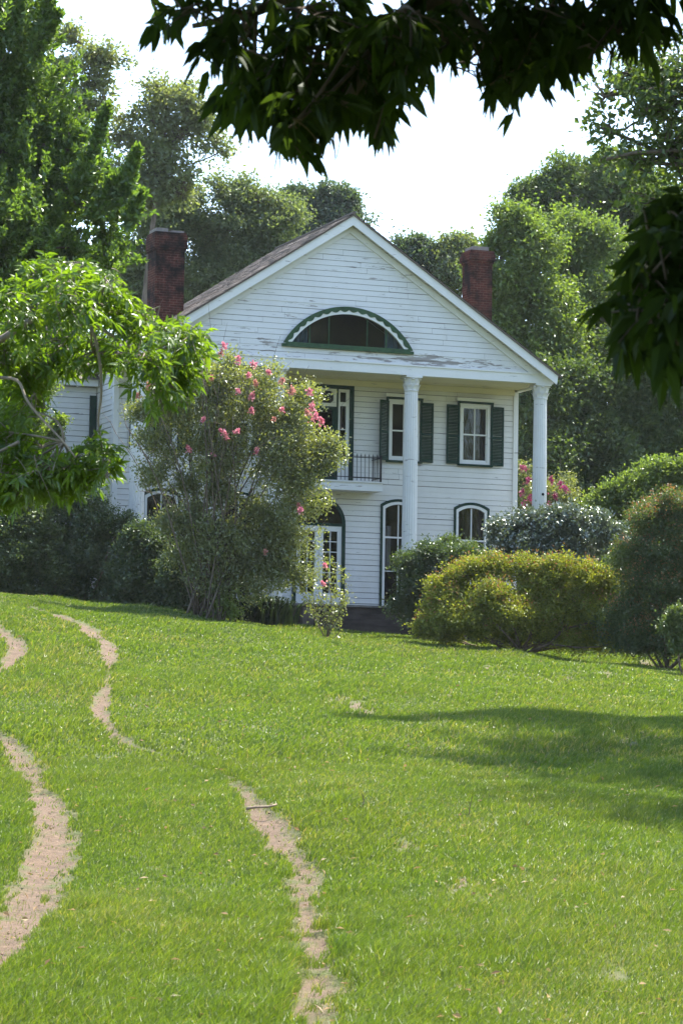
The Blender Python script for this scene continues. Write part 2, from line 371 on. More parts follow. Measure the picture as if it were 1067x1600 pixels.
def dirt(x, d):
    x = np.asarray(x, float); d = np.asarray(d, float); m = np.zeros_like(x)
    for ln in LINES:
        best = np.full(x.shape, -9.0)
        for X, D, Wd in ln:
            q = 1-np.hypot(x-X, (d-D)*.55)/(max(Wd, .03)*1.15)
            best = np.maximum(best, q)
        m = np.maximum(m, np.clip(best*1.15, 0, 1)*np.where((d < 27.5) & (x > -1.4), .78, np.where(d > 42, 1.45, 1.0)))
    for X, D, r, s in PTS:
        q = 1-np.hypot(x-X, (d-D)*.25)/(r*1.3); m = np.maximum(m, np.clip(q*1.5, 0, 1)*s*.42)
    n = .24*vnoise(x*2.6, d*.42, 3)+.36*vnoise(x*8.5, d*1.6, 5)+.40*vnoise(x*21, d*5.5, 9)
    return np.clip((m-.17)*2.1+(n-.5)*3.9*(m > .02), 0, 1)*(m > .02)

def ground_mat():
    m, t, o = newmat('lawn_soil_and_dirt')
    a = N_(t, 'ShaderNodeAttribute', attribute_name='dirt')
    n1 = noise(t, 1.2, 5, .6); n2 = noise(t, 22, 5, .65); n3 = noise(t, 70, 3, .6)
    gr = mixc(t, n1, (.055, .085, .012), (.085, .115, .018)); gr = mixc(t, mth(t, 'MULTIPLY', n2, .5), gr, (.06, .05, .02))
    dr = ramp(t, n2, [(.3, (.060, .038, .021)), (.5, (.120, .076, .043)), (.72, (.21, .145, .090))])
    dr = mixc(t, mth(t, 'MULTIPLY', mth(t, 'SUBTRACT', n3, .58, True), 5, True), dr, (.11, .07, .045))
    dr = mixc(t, mth(t, 'MULTIPLY', mth(t, 'SUBTRACT', n1, .5, True), 2.2, True), dr, (.085, .050, .028))
    n4 = noise(t, 5.5, 5, .62); dr = mixc(t, mth(t, 'MULTIPLY', mth(t, 'SUBTRACT', n4, .5, True), 4.5, True), dr, (.070, .045, .026))
    c = mixc(t, a.outputs['Fac'], gr, dr)
    b = N_(t, 'ShaderNodeBsdfPrincipled'); t.links.new(c, b.inputs['Base Color']); b.inputs['Roughness'].default_value = .95
    bumped(t, b, mth(t, 'ADD', n2, n3), .8, .03); t.links.new(b.outputs[0], o.inputs[0]); return m
def build_ground():
    xs = np.unique(np.concatenate([np.linspace(-3000, -60, 16), np.linspace(-60, -14, 24), np.arange(-14, 15, .13), np.linspace(15, 60, 24), np.linspace(60, 3000, 16)]))
    ds = np.unique(np.concatenate([np.linspace(-400, 0, 12), np.linspace(0, 13, 14), np.arange(13, 34, .1), np.arange(34, 92, .2), np.linspace(92, 160, 40), np.linspace(160, 5000, 24)]))
    X, D = np.meshgrid(xs, ds, indexing='ij'); q = dirt(X, D)
    rutz = np.zeros_like(X)
    for ln in LINES:
        for x, d, w_ in ln[::3]: rutz = np.maximum(rutz, np.exp(-((X-x)**2+((D-d)*.5)**2)/(2*(w_*.8+.05)**2)))
    Z = ground(X, D)-.07*rutz-.02*q+.012*(vnoise(X*7, D*7, 2)-.5)*(q > .1)
    n, k = X.shape; idx = np.arange(n*k).reshape(n, k)
    F = np.stack([idx[:-1, :-1], idx[1:, :-1], idx[1:, 1:], idx[:-1, 1:]], -1).reshape(-1, 4)
    g = Geo(); g.add(np.stack([X, D, Z], -1).reshape(-1, 3), F)
    o = g.build('ground', ground_mat(), smooth=True); tag(o, kind='structure')
    a = o.data.attributes.new('dirt', 'FLOAT', 'POINT'); a.data.foreach_set('value', q.ravel().astype(np.float32))
build_ground()

# ------------------------------------------------------------------ the house
house = empty('farmhouse', (HX, HY, HZ), 'two storey white clapboard house with columned porch and peeling pediment', 'house', rz=TH)
WX = 6.42              # half width of the front wall
PF = -2.25             # face of the pediment
SL = .654              # roof slope
APEX = 11.39
GZ = -1.4              # walls run a little below the ground
rh = random.Random(4)
def arch_top(c, hw, spring, rise, n=14):
    """points of a segmental or round arch from right to left"""
    R = (hw*hw+rise*rise)/(2*rise); cz = spring+rise-R; a0 = math.asin(min(1, hw/R))
    if rise > hw*.99: a0 = math.pi/2
    return [(c+R*math.sin(a), cz+R*math.cos(a)) for a in np.linspace(a0, -a0, n)]
def boards(g, z0, z1, span, openings, at, pitch=.165):
    """lapped clapboards: span(z) -> (u0, u1); openings (u0, u1, z0, z1, arch) are cut out; at(u, out, z) -> point"""
    k = 0; z = z0
    while z < z1-.01:
        zt = min(z+pitch, z1); zm = (z+zt)/2
        cuts = []
        for (a, b, c, d, ar) in openings:
            if c < zm < d:
                if ar and zm > d-ar[0]:
                    hw = (b-a)/2; R = (hw*hw+ar[0]**2)/(2*ar[0]); dz = zm-(d-R)
                    h2 = math.sqrt(max(0, R*R-dz*dz)); m_ = (a+b)/2; cuts.append((m_-min(h2, hw), m_+min(h2, hw)))
                else: cuts.append((a, b))
        s0 = span(z); s1 = span(zt)
        segs = [(s0[0], s0[1], s1[0], s1[1])]
        for a, b in sorted(cuts):
            l = segs.pop()
            segs.append((l[0], a, l[2], a)); segs.append((b, l[1], b, l[3]))
        fin = []
        for sg in segs:
            if sg[1]-sg[0] < .02 and sg[3]-sg[2] < .02: continue
            if sg[1]-sg[0] > 2.6 and rh.random() < .75:
                j = rh.uniform(sg[0]+.8, sg[1]-.8)
                if sg[2]+.2 < j < sg[3]-.2: fin += [(sg[0], j-.003, sg[2], j-.003), (j+.003, sg[1], j+.003, sg[3])]; continue
            fin.append(sg)
        for (a, b, c, d) in fin:
            jo = rh.uniform(0, .007); jz = rh.uniform(-.006, .006); jt = rh.uniform(-.004, .004)
            gp = rh.uniform(.004, .015)
            g.add([at(a, .014+jo, z+jz), at(b, .014+jo, z+jz+jt), at(d, .006, zt-gp), at(c, .006, zt-gp), at(a, -.006, z+jz), at(b, -.006, z+jz+jt)],
                  [(0, 1, 2, 3), (4, 5, 1, 0)])
            g.add([at(a, -.008, z), at(b, -.008, z), at(d, -.008, zt), at(c, -.008, zt)], [(0, 1, 2, 3)], .5, 1)  # dark strip behind an added gap, painting in the lap's shadow and dirt line
        z = zt; k += 1
front = lambda u, o, z: (u, -o, z)
WIN2 = [-5.02, -2.68, 2.68, 5.02]; WIN1 = [-4.95, -2.55, 2.55, 4.95]
ops = [(c-.47, c+.47, 4.44, 6.30, None) for c in WIN2] + [(c-.54, c+.54, -.05, 3.22, (.17,)) for c in WIN1]
ops += [(-.98, .98, 3.66, 6.60, None), (-.76, .76, -.05, 3.22, (.80,))]
g = Geo(); boards(g, -.10, 6.75, lambda z: (-WX+.1, WX-.1), ops, front); g.build('front_wall', [M['siding'], M['lap_shade']], house)
g = Geo(); side = lambda u, o, z: (-WX-o, u, z)
boards(g, GZ, 6.75, lambda z: (.1, 4.2), [], side); g.build('side_wall', [M['siding'], M['lap_shade']], house); g = Geo()
boards(g, GZ, 6.75, lambda z: (.1, 4.2), [], lambda u, o, z: (WX+o, u, z)); g.build('side_wall', [M['siding'], M['lap_shade']], house)
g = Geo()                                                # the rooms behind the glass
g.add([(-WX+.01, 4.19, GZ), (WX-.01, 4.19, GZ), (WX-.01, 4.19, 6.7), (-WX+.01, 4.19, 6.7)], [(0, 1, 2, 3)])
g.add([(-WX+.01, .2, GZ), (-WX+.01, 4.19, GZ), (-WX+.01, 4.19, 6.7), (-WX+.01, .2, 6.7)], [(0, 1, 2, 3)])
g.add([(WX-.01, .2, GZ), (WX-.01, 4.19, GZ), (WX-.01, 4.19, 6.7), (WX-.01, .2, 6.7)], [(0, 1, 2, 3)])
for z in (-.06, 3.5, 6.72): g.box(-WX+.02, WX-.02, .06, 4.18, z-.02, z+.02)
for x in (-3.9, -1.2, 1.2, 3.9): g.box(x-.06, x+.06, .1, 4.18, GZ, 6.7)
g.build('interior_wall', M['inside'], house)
for sx in (-1, 1):
    g = Geo(); g.box(sx*WX-.11 if sx > 0 else sx*WX-.045, sx*WX+.045 if sx > 0 else sx*WX+.11, -.048, .16, GZ, 6.74); g.build('corner_board', M['trim'], house)
# porch ceiling, entablature, pediment
g = Geo(); g.box(-WX-.1, WX+.1, -2.05, -.06, 6.80, 6.86); g.box(-WX+.11, WX-.11, -.12, -.033, 6.62, 6.795)
g.box(-WX-.1, WX+.1, -.6, -.56, 6.785, 6.799); g.build('porch_ceiling', M['ceiling'], house)
g = Geo(); g.box(-6.62, 6.62, PF, PF+.22, 6.765, 7.06); g.box(-6.63, 6.63, PF-.03, PF-.002, 7.03, 7.075)
for s in (-1, 1): g.box(s*6.52-.1, s*6.52+.1, PF+.223, 4.2, 6.765, 7.06)
g.build('entablature', M['trim'], house)
fo = (-1.96, 1.96, 7.44, 8.60, (1.14,))
def gspan(z):
    x = (APEX-.22-z)/SL; return (-max(x, .02), max(x, .02))
g = Geo(); boards(g, 7.065, 11.1, gspan, [fo], lambda u, o, z: (u, PF+.06-o, z)); g.build('gable', [M['gable_siding'], M['lap_shade']], house)
g = Geo(); g.add([(-6.3, PF+.09, 7.07), (-2.0, PF+.09, 7.07), (-2.0, PF+.09, 9.9), (0, PF+.09, 11.2)], [(0, 1, 2, 3)])
g.add([(6.3, PF+.09, 7.07), (2.0, PF+.09, 7.07), (2.0, PF+.09, 9.9), (0, PF+.09, 11.2)], [(3, 2, 1, 0)])
g.add([(-2.0, PF+.095, 8.7), (2.0, PF+.095, 8.7), (2.0, PF+.095, 9.9), (0, PF+.095, 11.2), (-2, PF+.095, 9.9)], [(0, 1, 2, 3, 4)])
g.add([(-2.0, PF+.095, 7.07), (2.0, PF+.095, 7.07), (2.0, PF+.095, 7.43), (-2, PF+.095, 7.43)], [(0, 1, 2, 3)])
g.add([(-6.6, 4.1, 6.8), (6.6, 4.1, 6.8), (6.6, 4.1, 6.95), (0, 4.1, APEX-.1), (-6.6, 4.1, 6.95)], [(0, 1, 2, 3, 4)])
g.build('gable_sheathing', M['inside'], house)
def slope_pts(dz, x): return (x, APEX-abs(x)*SL-dz)
for s in (-1, 1):
    g = Geo()                                            # raking cornice board and the frieze behind it
    xs = np.linspace(0, 6.66*s, 9); jig = [0]+[rh.uniform(-.006, .006) for _ in range(8)]
    o_ = [slope_pts(.05+j, x) for x, j in zip(xs, jig)]; i_ = [slope_pts(.33+j, x) for x, j in zip(xs, jig)]
    i_[-1] = (6.62*s, i_[-1][1]+.02)
    if s < 0: o_, i_ = o_[::-1], i_[::-1]
    g.band(o_, i_, PF-.26, PF-.20); rk = g.build('rake_board', M['trim'], house)
    g = Geo(); o_ = [slope_pts(.30, 0), slope_pts(.30, 6.2*s)]; i_ = [slope_pts(.52, 0), slope_pts(.52, 5.95*s)]
    if s < 0: o_, i_ = o_[::-1], i_[::-1]
    g.band(o_, i_, PF-.005, PF+.05); g.build('frieze_board', M['trim'], rk)
    g = Geo(); o_ = [slope_pts(.14, 0), slope_pts(.14, 6.6*s)]; i_ = [slope_pts(.19, 0), slope_pts(.19, 6.6*s)]
    if s < 0: o_, i_ = o_[::-1], i_[::-1]
    g.band(o_, i_, PF-.198, PF+.3); g.build('soffit', M['ceiling'], rk)
    if s > 0:
        g = Geo(); g.box(.0-.012, .012, PF-.012, PF+.0, 10.9, 11.1); g.build('joint_cover', M['trim'], rk)
# roof: shingled courses
g = Geo(); RY0, RY1 = PF-.31, 4.35
for s in (-1, 1):
    n = 40; L = 6.78
    for k in range(n):
        x0 = L*(1-k/n); x1 = L*(1-(k+1)/n)-.03
        y = RY0
        while y < RY1:
            wd = rh.uniform(.22, .42); y2 = min(y+wd, RY1)
            e = rh.uniform(-.012, .012); li = rh.uniform(.018, .034)
            p = [(s*(x0+e), y, APEX-(x0+e)*SL+li), (s*(x0+e), y2-.006, APEX-(x0+e)*SL+li), (s*max(x1, 0), y2-.006, APEX-max(x1, 0)*SL+.006), (s*max(x1, 0), y, APEX-max(x1, 0)*SL+.006)]
            q = [(s*(x0+e), y, APEX-(x0+e)*SL), (s*(x0+e), y2-.006, APEX-(x0+e)*SL)]
            g.add(p+q, [(0, 1, 2, 3), (0, 4, 5, 1)], rh.random())
            y = y2
    g.band([(0, APEX), (s*6.78, APEX-6.78*SL)][::s], [(0, APEX-.05), (s*6.74, APEX-.05-6.74*SL)][::s], RY0+.005, RY1-.01)
roof = g.build('roof', M['shingle'], house)
g = Geo(); g.tube([(0, RY0, APEX+.025), (0, RY1, APEX+.025)], .05, 8); g.build('ridge_cap', M['shingle'], roof)
g = Geo()
for yy in (4.2,):
    g.add([(-6.7, yy, 6.7), (6.7, yy, 6.7), (6.7, yy, 7.0), (0, yy, APEX-.02), (-6.7, yy, 7.0)], [(0, 1, 2, 3, 4)])
    g.add([(-6.4, yy, GZ), (6.4, yy, GZ), (6.4, yy, 6.75), (-6.4, yy, 6.75)], [(0, 1, 2, 3)])
g.build('rear_wall', [M['siding'], M['lap_shade']], house)
# half round attic window
fan = None
Rf = (2.02**2+1.17**2)/(2*1.17); czf = 8.65-Rf; aF = math.asin(2.02/Rf)
ths = np.linspace(aF, -aF, 141)
def farc(r): return [(r*math.sin(a), max(czf+r*math.cos(a), 7.47)) for a in ths]
g = Geo(); g.band(farc(Rf-.03), farc(Rf-.20), PF-.012, PF+.10); fan = g.build('fanlight', M['trim'], house)
g = Geo(); sc = [((Rf-.075-.065*abs(math.sin((a/aF)*math.pi*8.5)))*math.sin(a), max(czf+(Rf-.075-.065*abs(math.sin((a/aF)*math.pi*8.5)))*math.cos(a), 7.47)) for a in ths]
g.band(farc(Rf+.02), sc, PF-.030, PF-.013)
g.box(-2.06, 2.06, PF-.035, PF+.1, 7.385, 7.468); g.box(-1.95, 1.95, PF-.02, PF+.1, 7.469, 7.525)
g.build('scalloped_trim', M['fan_green'], fan)
for x in (-1.2, -.6, .6, 1.2):
    g = Geo(); zt = czf+math.sqrt((Rf-.2)**2-x*x); g.box(x-.016, x+.016, PF+.03, PF+.07, 7.525, zt); g.build('muntin', M['fan_green'], fan)
g = Geo(); pts = [(x, max(z, 7.5)) for x, z in farc(Rf-.17)]; g.prism([(-1.85, 7.5)]+[(x, z) for x, z in pts[::-1]]+[(1.85, 7.5)] if False else [(1.86, 7.5)]+pts+[(-1.86, 7.5)], PF+.055, PF+.062)
g.build('pane', M['glass'], fan)
for a, b in ((-1.86, -1.22), (1.22, 1.86)):
    g = Geo(); u = np.linspace(a, b, 30); yy = PF+.2+.03*np.sin(u*42)
    v = np.concatenate([np.stack([u, yy, np.full(30, 7.3)], 1), np.stack([u, yy, np.full(30, 8.4)], 1)])
    i = np.arange(29); g.add(v, np.stack([i, i+1, i+31, i+30], 1)); g.build('curtain', M['curtain_blue'], fan)
def curtain(parent, a, b, z0, z1, mat, y=.22):
    g = Geo(); n = 26; u = np.linspace(a, b, n); yy = y+.025*np.sin(u*45+z0)
    v = np.concatenate([np.stack([u, yy, np.full(n, z0)], 1), np.stack([u, yy, np.full(n, z1)], 1)])
    i = np.arange(n-1); g.add(v, np.stack([i, i+1, i+n+1, i+n], 1)); return g.build('curtain', mat, parent)
def shutter(c, z0, z1, width, hinge=None, ang=0.0):
    g = Geo(); w2 = width/2
    def bx(x0, x1, y0, y1, a, b):
        v = np.array([(x, y, z) for z in (a, b) for y in (y0, y1) for x in (x0, x1)], float)
        if ang:
            ca, sa = math.cos(ang), math.sin(ang); q = v[:, 0]-hinge; r = v[:, 1]+.05
            v[:, 0] = hinge+q*ca-r*sa; v[:, 1] = -.05+q*sa+r*ca
        g.add(v, [(0, 2, 3, 1), (4, 5, 7, 6), (0, 1, 5, 4), (2, 6, 7, 3), (0, 4, 6, 2), (1, 3, 7, 5)])
    bx(c-w2, c-w2+.055, -.085, -.045, z0, z1); bx(c+w2-.055, c+w2, -.085, -.045, z0, z1)
    zm = z0+(z1-z0)*.47
    for a, b in ((z0, z0+.12), (zm-.04, zm+.05), (z1-.08, z1)): bx(c-w2+.055, c+w2-.055, -.083, -.047, a, b)
    z = z0+.13
    while z < z1-.1:
        if not (zm-.07 < z < zm+.05): bx(c-w2+.055, c+w2-.055, -.076+.006, -.052, z, z+.032)
        z += .045
    return g.build('shutter', M['green'], house)
def sash_window(c):
    g = Geo(); z0, z1 = 4.44, 6.30
    g.box(c-.50, c-.41, -.055, .08, z0+.06, z1-.10); g.box(c+.41, c+.50, -.055, .08, z0+.06, z1-.10)
    g.box(c-.50, c+.50, -.056, .08, z1-.10, z1); g.box(c-.50, c+.50, -.056, .08, z0, z0+.06)
    wn = g.build('window', M['trim'], house)
    g = Geo(); a, b, zl, zh = c-.408, c+.408, z0+.062, z1-.102; zm = (zl+zh)/2
    g.box(a, a+.035, -.02, .03, zl, zh); g.box(b-.035, b, -.02, .03, zl, zh); g.box(a+.036, b-.036, -.021, .03, zl, zl+.07); g.box(a+.036, b-.036, -.021, .03, zh-.04, zh)
    g.box(a+.036, b-.036, -.022, .03, zm-.022, zm+.022); g.box(c-.014, c+.014, -.018, .03, zl+.071, zm-.023); g.box(c-.014, c+.014, -.018, .03, zm+.023, zh-.041)
    g.build('sash', M['trim'], wn)
    g = Geo(); g.box(a+.01, b-.01, .008, .014, zl+.01, zh-.01); g.build('pane', M['glass'], wn)
    g = Geo(); g.box(c-.66, c+.66, -.20, -.034, 6.395, 6.46); g.box(c-.63, c+.63, -.17, -.034, 6.365, 6.394); g.build('hood', M['trim'], wn)
    g = Geo(); g.box(c-.59, c+.59, -.12, -.034, 6.302, 6.364); g.box(c-.59, c-.53, -.10, -.034, 6.22, 6.302); g.box(c+.53, c+.59, -.10, -.034, 6.22, 6.302); g.build('hood_moulding', M['green'], wn)
    g = Geo(); g.box(c-.58, c+.58, -.13, -.034, 4.375, 4.437); g.build('sill', M['green'], wn)
    return wn
for c in WIN2:
    wn = sash_window(c)
    if c > 4: curtain(wn, c-.40, c+.10, 4.5, 6.2, M['curtain_tan'], .5); curtain(wn, c+.0, c+.4, 4.5, 6.2, M['curtain_tan'], .25)
    if c == 2.68: shutter(c-.735, 4.42, 6.24, .43, c-.52, math.radians(-0.0) or math.radians(32))
    else: shutter(c-.735, 4.42, 6.24, .43)
    shutter(c+.735, 4.42, 6.24, .43)
def floor_window(c):
    sp, ri = 3.05, .17
    def ring(hw, z, r): return [(c+hw, -.02)]+arch_top(c, hw, z, r)+[(c-hw, -.02)]
    g = Geo(); g.band(ring(.585, sp+.045, ri), ring(.515, sp-.02, ri-.015), -.05, .02); wn = g.build('window', M['green'], house)
    g = Geo(); g.band(ring(.513, sp-.022, ri-.015), ring(.435, sp-.09, ri-.03), -.04, .06); g.box(c-.434, c+.434, -.038, .06, -.02, .08); g.build('frame', M['trim'], wn)
    g = Geo(); a, b = c-.434, c+.434
    g.box(a, b, -.02, .03, 2.07, 2.12); g.box(a, b, -.016, .03, 1.06, 1.085)
    for z0, z1 in ((.081, 1.059), (1.086, 2.069), (2.121, 3.08)): g.box(c-.016, c+.016, -.018, .028, z0, z1)
    g.build('muntin', M['trim'], wn)
    g = Geo(); g.prism([(x, z) for x, z in ring(.45, sp-.08, ri-.03)], .008, .014); g.build('pane', M['glass'], wn)
    return wn
for c in WIN1:
    wn = floor_window(c)
    if c == 2.55: curtain(wn, c-.46, c-.12, 1.15, 2.46, M['curtain_pale'], .3)
    if c > 4: curtain(wn, c-.05, c+.5, .1, 3.2, M['curtain_tan'], .35); curtain(wn, c-.5, c-.28, .1, 3.2, M['curtain_tan'], .45)
# balcony door with transom and sidelights
g = Geo(); g.box(-1.04, -.90, -.07, .05, 3.67, 6.51); g.box(.90, 1.04, -.07, .05, 3.67, 6.51); g.box(-1.04, 1.04, -.075, .05, 6.512, 6.65)
for s in (-1, 1): g.box(s*.515-.03, s*.515+.03, -.045, .05, 3.67, 6.51)
bd = g.build('balcony_door', M['green'], house)
g = Geo(); g.box(-1.08, 1.08, -.10, -.034, 6.652, 6.70)
for s in (-1, 1):
    for a, b in ((.546, .60), (.80, .899)): g.box(min(s*a, s*b), max(s*a, s*b), -.04, .04, 3.67, 6.508)
    for z0, z1 in ((6.42, 6.508), (6.0, 6.12), (3.67, 4.35)): g.box(min(s*.601, s*.799), max(s*.601, s*.799), -.038, .04, z0, z1)
    g.box(min(s*.601, s*.799), max(s*.601, s*.799), -.03, .04, 5.28, 5.305)
g.box(-.484, .484, -.04, .04, 6.44, 6.508); g.box(-.484, .484, -.04, .04, 5.97, 6.07)
g.box(-.484, -.40, -.04, .04, 6.071, 6.439); g.box(.40, .484, -.04, .04, 6.071, 6.439)
for s in (-1, 1):
    for q in (-1, 1):
        zc = 6.255+q*.184; g.prism([(s*.40, zc), (s*.40, zc-q*.09), (s*.31, zc)][::(1 if s*q > 0 else -1)], -.036, .03)
g.build('frame', M['trim'], bd)
g = Geo(); g.box(-.482, -.36, -.03, .03, 3.67, 5.968); g.box(.36, .482, -.03, .03, 3.67, 5.968); g.box(-.359, .359, -.03, .03, 5.86, 5.968); g.box(-.359, .359, -.03, .03, 3.67, 4.5)
g.build('door_leaf', M['green'], bd)
g = Geo(); g.box(-.90, .90, .012, .018, 3.9, 6.5); g.build('pane', M['glass'], bd)
# balcony
g = Geo(); g.box(-1.72, 1.72, -.80, -.032, 3.40, 3.64); g.box(-1.76, 1.76, -.84, -.032, 3.641, 3.68); bal = g.build('balcony', M['trim'], house)
g = Geo(); T_, B_ = 4.40, 3.80
def bar(x, y): g.tube([(x, y, 3.70), (x, y, 4.42), (x, y, 4.445), (x, y, 4.52)], [.0085, .0085, .017, .002], 6)
for k in range(27): bar(-1.66+k*3.32/26, -.77)
for s in (-1, 1):
    for k in range(1, 7): bar(s*1.66, -.77+k*.115)
    for z in (T_, B_): g.box(s*1.66-.012, s*1.66+.012, -.757, -.04, z-.012, z+.012)
    g.box(s*1.66-.022, s*1.66+.022, -.792, -.748, 3.682, 4.47)
for z in (T_, B_): g.box(-1.637, 1.637, -.782, -.758, z-.012, z+.012)
g.build('railing', M['iron'], bal)
# arched front door
def dring(hw, zs): return [(hw, -.06)]+arch_top(0, hw, zs, hw*.999, 26)+[(-hw, -.06)]
g = Geo(); g.band(dring(.83, 2.42), dring(.72, 2.42), -.06, .04); g.box(-.719, .719, -.05, .04, 2.36, 2.44); fd = g.build('front_door', M['green'], house)
for s in (-1, 1):
    g = Geo(); a, b = (.004, .717) if s > 0 else (-.717, -.004)
    g.box(a, a+.13, -.03, .03, -.05, 2.355); g.box(b-.13, b, -.03, .03, -.05, 2.355); g.box(a+.131, b-.131, -.03, .03, -.05, .34); g.box(a+.131, b-.131, -.03, .03, 2.2, 2.355)
    m_ = (a+b)/2; g.box(m_-.012, m_+.012, -.022, .025, .341, 2.199)
    for k in range(1, 6): g.box(a+.131, b-.131, -.02, .024, .34+k*.31-.012, .34+k*.31+.012)
    g.build('door_leaf', M['trim'], fd)
g = Geo(); g.box(-.71, .71, .006, .012, .3, 2.3); g.prism(arch_top(0, .73, 2.43, .729, 20), .006, .012); g.build('pane', M['glass'], fd)
# chimneys: shaft, corbelled head, cap stones
def chimney(x0, x1, y0, y1, zb, zt, corbels, caps):
    g = Geo(); g.box(x0, x1, y0, y1, zb, zt); c = g.build('chimney', M['brick'], house)
    g = Geo()
    for e, a, b in corbels: g.box(x0-e, x1+e, y0-e, y1+e, a, b)
    g.build('corbel', M['brick'], c)
    for (a, b, z0, z1) in caps:
        g = Geo(); g.box(a, b, y0+.03, y1-.03, z0, z1); g.build('cap_stone', M['mortar_cap'], c)
def zc(px, py, Y):                                     # house x,z of a photo point on the plane y = Y
    r = FWD+RT*((px-CX)/FPX)+UP*((CY-py)/FPX); c_, s_ = math.cos(TH), math.sin(TH)
    o = EYE-np.array([HX, HY, HZ]); oo = np.array([o[0]*c_+o[1]*s_, -o[0]*s_+o[1]*c_, o[2]]); rr = np.array([r[0]*c_+r[1]*s_, -r[0]*s_+r[1]*c_, r[2]])
    q = oo+rr*((Y-oo[1])/rr[1]); return q[0], q[2]
lx0, _ = zc(243, 430, 0.3); lx1, _ = zc(288, 430, 0.3); _, lz = zc(262, 362, .3)
chimney(lx0, lx1, .3, 1.1, 6.9, lz-.55, [(.035, lz-.549, lz-.47), (.06, lz-.469, lz-.08), (.04, lz-.079, lz)], [(lx0+.02, lx0+.38, lz+.001, lz+.12), (lx1-.42, lx1-.02, lz+.001, lz+.07)])
rx0, _ = zc(736, 440, 0.3); rx1, _ = zc(769, 440, 0.3); _, rz = zc(754, 391, .3)
chimney(rx0, rx1, .3, 1.0, 6.6, rz-.40, [(.035, rz-.399, rz-.32), (.075, rz-.319, rz-.12), (.04, rz-.119, rz)], [(rx0+.07, rx1-.12, rz+.001, rz+.13)])
# columns
def column(cx):
    e = bpy.data.objects.new('column', None); COL.objects.link(e); e.parent = house
    cy = -2.02; g = Geo(); zb, zt = -.10, 6.30; pr = []
    for t in np.linspace(0, 1, 9): pr.append((.232-.035*t**1.6, zb+.16+(zt-zb-.16)*t))
    g.lathe(pr, cx, cy, 160, 0, .055, 20); g.build('shaft', M['column'], e)
    g = Geo(); g.lathe([(.30, zb-.0), (.30, zb+.05), (.285, zb+.055), (.30, zb+.085), (.285, zb+.115), (.25, zb+.12), (.26, zb+.14), (.24, zb+.162)], cx, cy, 28); g.build('base', M['column'], e)
    g = Geo(); g.lathe([(.205, 6.301), (.222, 6.32), (.205, 6.34), (.195, 6.36), (.20, 6.5), (.235, 6.66), (.27, 6.70)], cx, cy, 28)
    g.box(cx-.255, cx+.255, cy-.255, cy+.255, 6.702, 6.763)
    for row, (z0, h, r0, r1, off) in enumerate(((6.345, .16, .20, .27, 0), (6.45, .22, .205, .33, .5))):
        for k in range(8):
            a = (k+off)*math.pi/4+.2; ca, sa = math.cos(a), math.sin(a)
            vs = []
            for t, rr, ww in ((0, r0, .07), (.45, r0+.02, .085), (.8, r0+.055, .06), (1, r1, .035), (.9, r1+.015, .02)):
                for q in (-1, 1): vs.append((cx+ca*rr-sa*q*ww, cy+sa*rr+ca*q*ww, z0+h*t))
            g.add(vs, [(0, 1, 3, 2), (2, 3, 5, 4), (4, 5, 7, 6), (6, 7, 9, 8)])
    g.build('capital', M['column'], e)
    return e
for k, cx in enumerate((-6.30, -2.10, 2.10, 6.30)):
    e = column(cx)
    if k == 3:
        g = Geo(); g.lathe([(.045, 0), (.04, .012), (.02, .014)], 0, 0, 12)
        o = g.build('knot_hole', M['iron'], e); o.location = (cx+.02, -2.02-.215, 3.42); o.rotation_euler = (math.pi/2, 0, 0)
# porch floor and foundation
g = Geo(); g.box(-6.75, 6.75, -2.42, -.035, -.16, -.10); pf = g.build('porch_floor', M['deck'], house)
g = Geo()
for k, (z0, z1) in enumerate(((-.36, -.165), (-.60, -.364), (-.84, -.604), (-1.5, -.844))):
    x = -6.7
    while x < 6.7:
        x2 = min(6.7, x+rh.uniform(.9, 1.9)); y = -2.36+rh.uniform(-.015, .015); g.box(x, x2-.006, y, y+.5, z0, z1); x = x2
g.build('foundation', M['stone'], house)
g = Geo(); g.box(-1.42, -1.08, -2.62, -2.40, -.95, -.19); g.box(-1.46, -1.04, -2.66, -2.40, -.189, -.13); g.build('stone_pier', M['pale_stone'], house)
g = Geo(); g.box(-1.05, 1.9, -2.78, -2.40, -1.3, -.52); g.box(-1.05, 1.9, -3.1, -2.785, -1.3, -.72); g.build('step', M['stone'], house)
# left wing, set back
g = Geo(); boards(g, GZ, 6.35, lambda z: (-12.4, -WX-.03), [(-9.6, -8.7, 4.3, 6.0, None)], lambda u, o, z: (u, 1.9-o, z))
g.box(-12.45, -12.3, 1.85, 1.98, GZ, 6.36); wg = g.build('wing', [M['siding'], M['lap_shade']], house)
g = Geo(); g.box(-12.6, -WX-.05, 1.62, 1.84, 6.36, 6.58); g.build('eave_board', M['trim'], wg)
g = Geo(); g.add([(-12.7, 1.5, 6.55), (-WX, 1.5, 6.55), (-WX, 4.3, 7.9), (-12.7, 4.3, 7.9)], [(0, 1, 2, 3)]); g.build('wing_roof', M['shingle'], wg)
g = Geo(); g.box(-6.66, -6.46, 1.82, 1.866, 4.1, 6.1); g.build('wing_shutter', M['green'], wg)
g = Geo(); g.add([(-12.3, 4.2, GZ), (-6.5, 4.2, GZ), (-6.5, 4.2, 7.8), (-12.3, 4.2, 7.8)], [(0, 1, 2, 3)]); g.add([(-12.38, 2, GZ), (-12.38, 4.2, GZ), (-12.38, 4.2, 7.5), (-12.38, 2, 6.5)], [(0, 1, 2, 3)])
g.build('wing_rear_wall', M['siding'], wg)
g = Geo(); g.box(-9.62, -8.68, 1.95, 1.97, 4.28, 6.02); g.build('wing_window', M['iron'], wg)

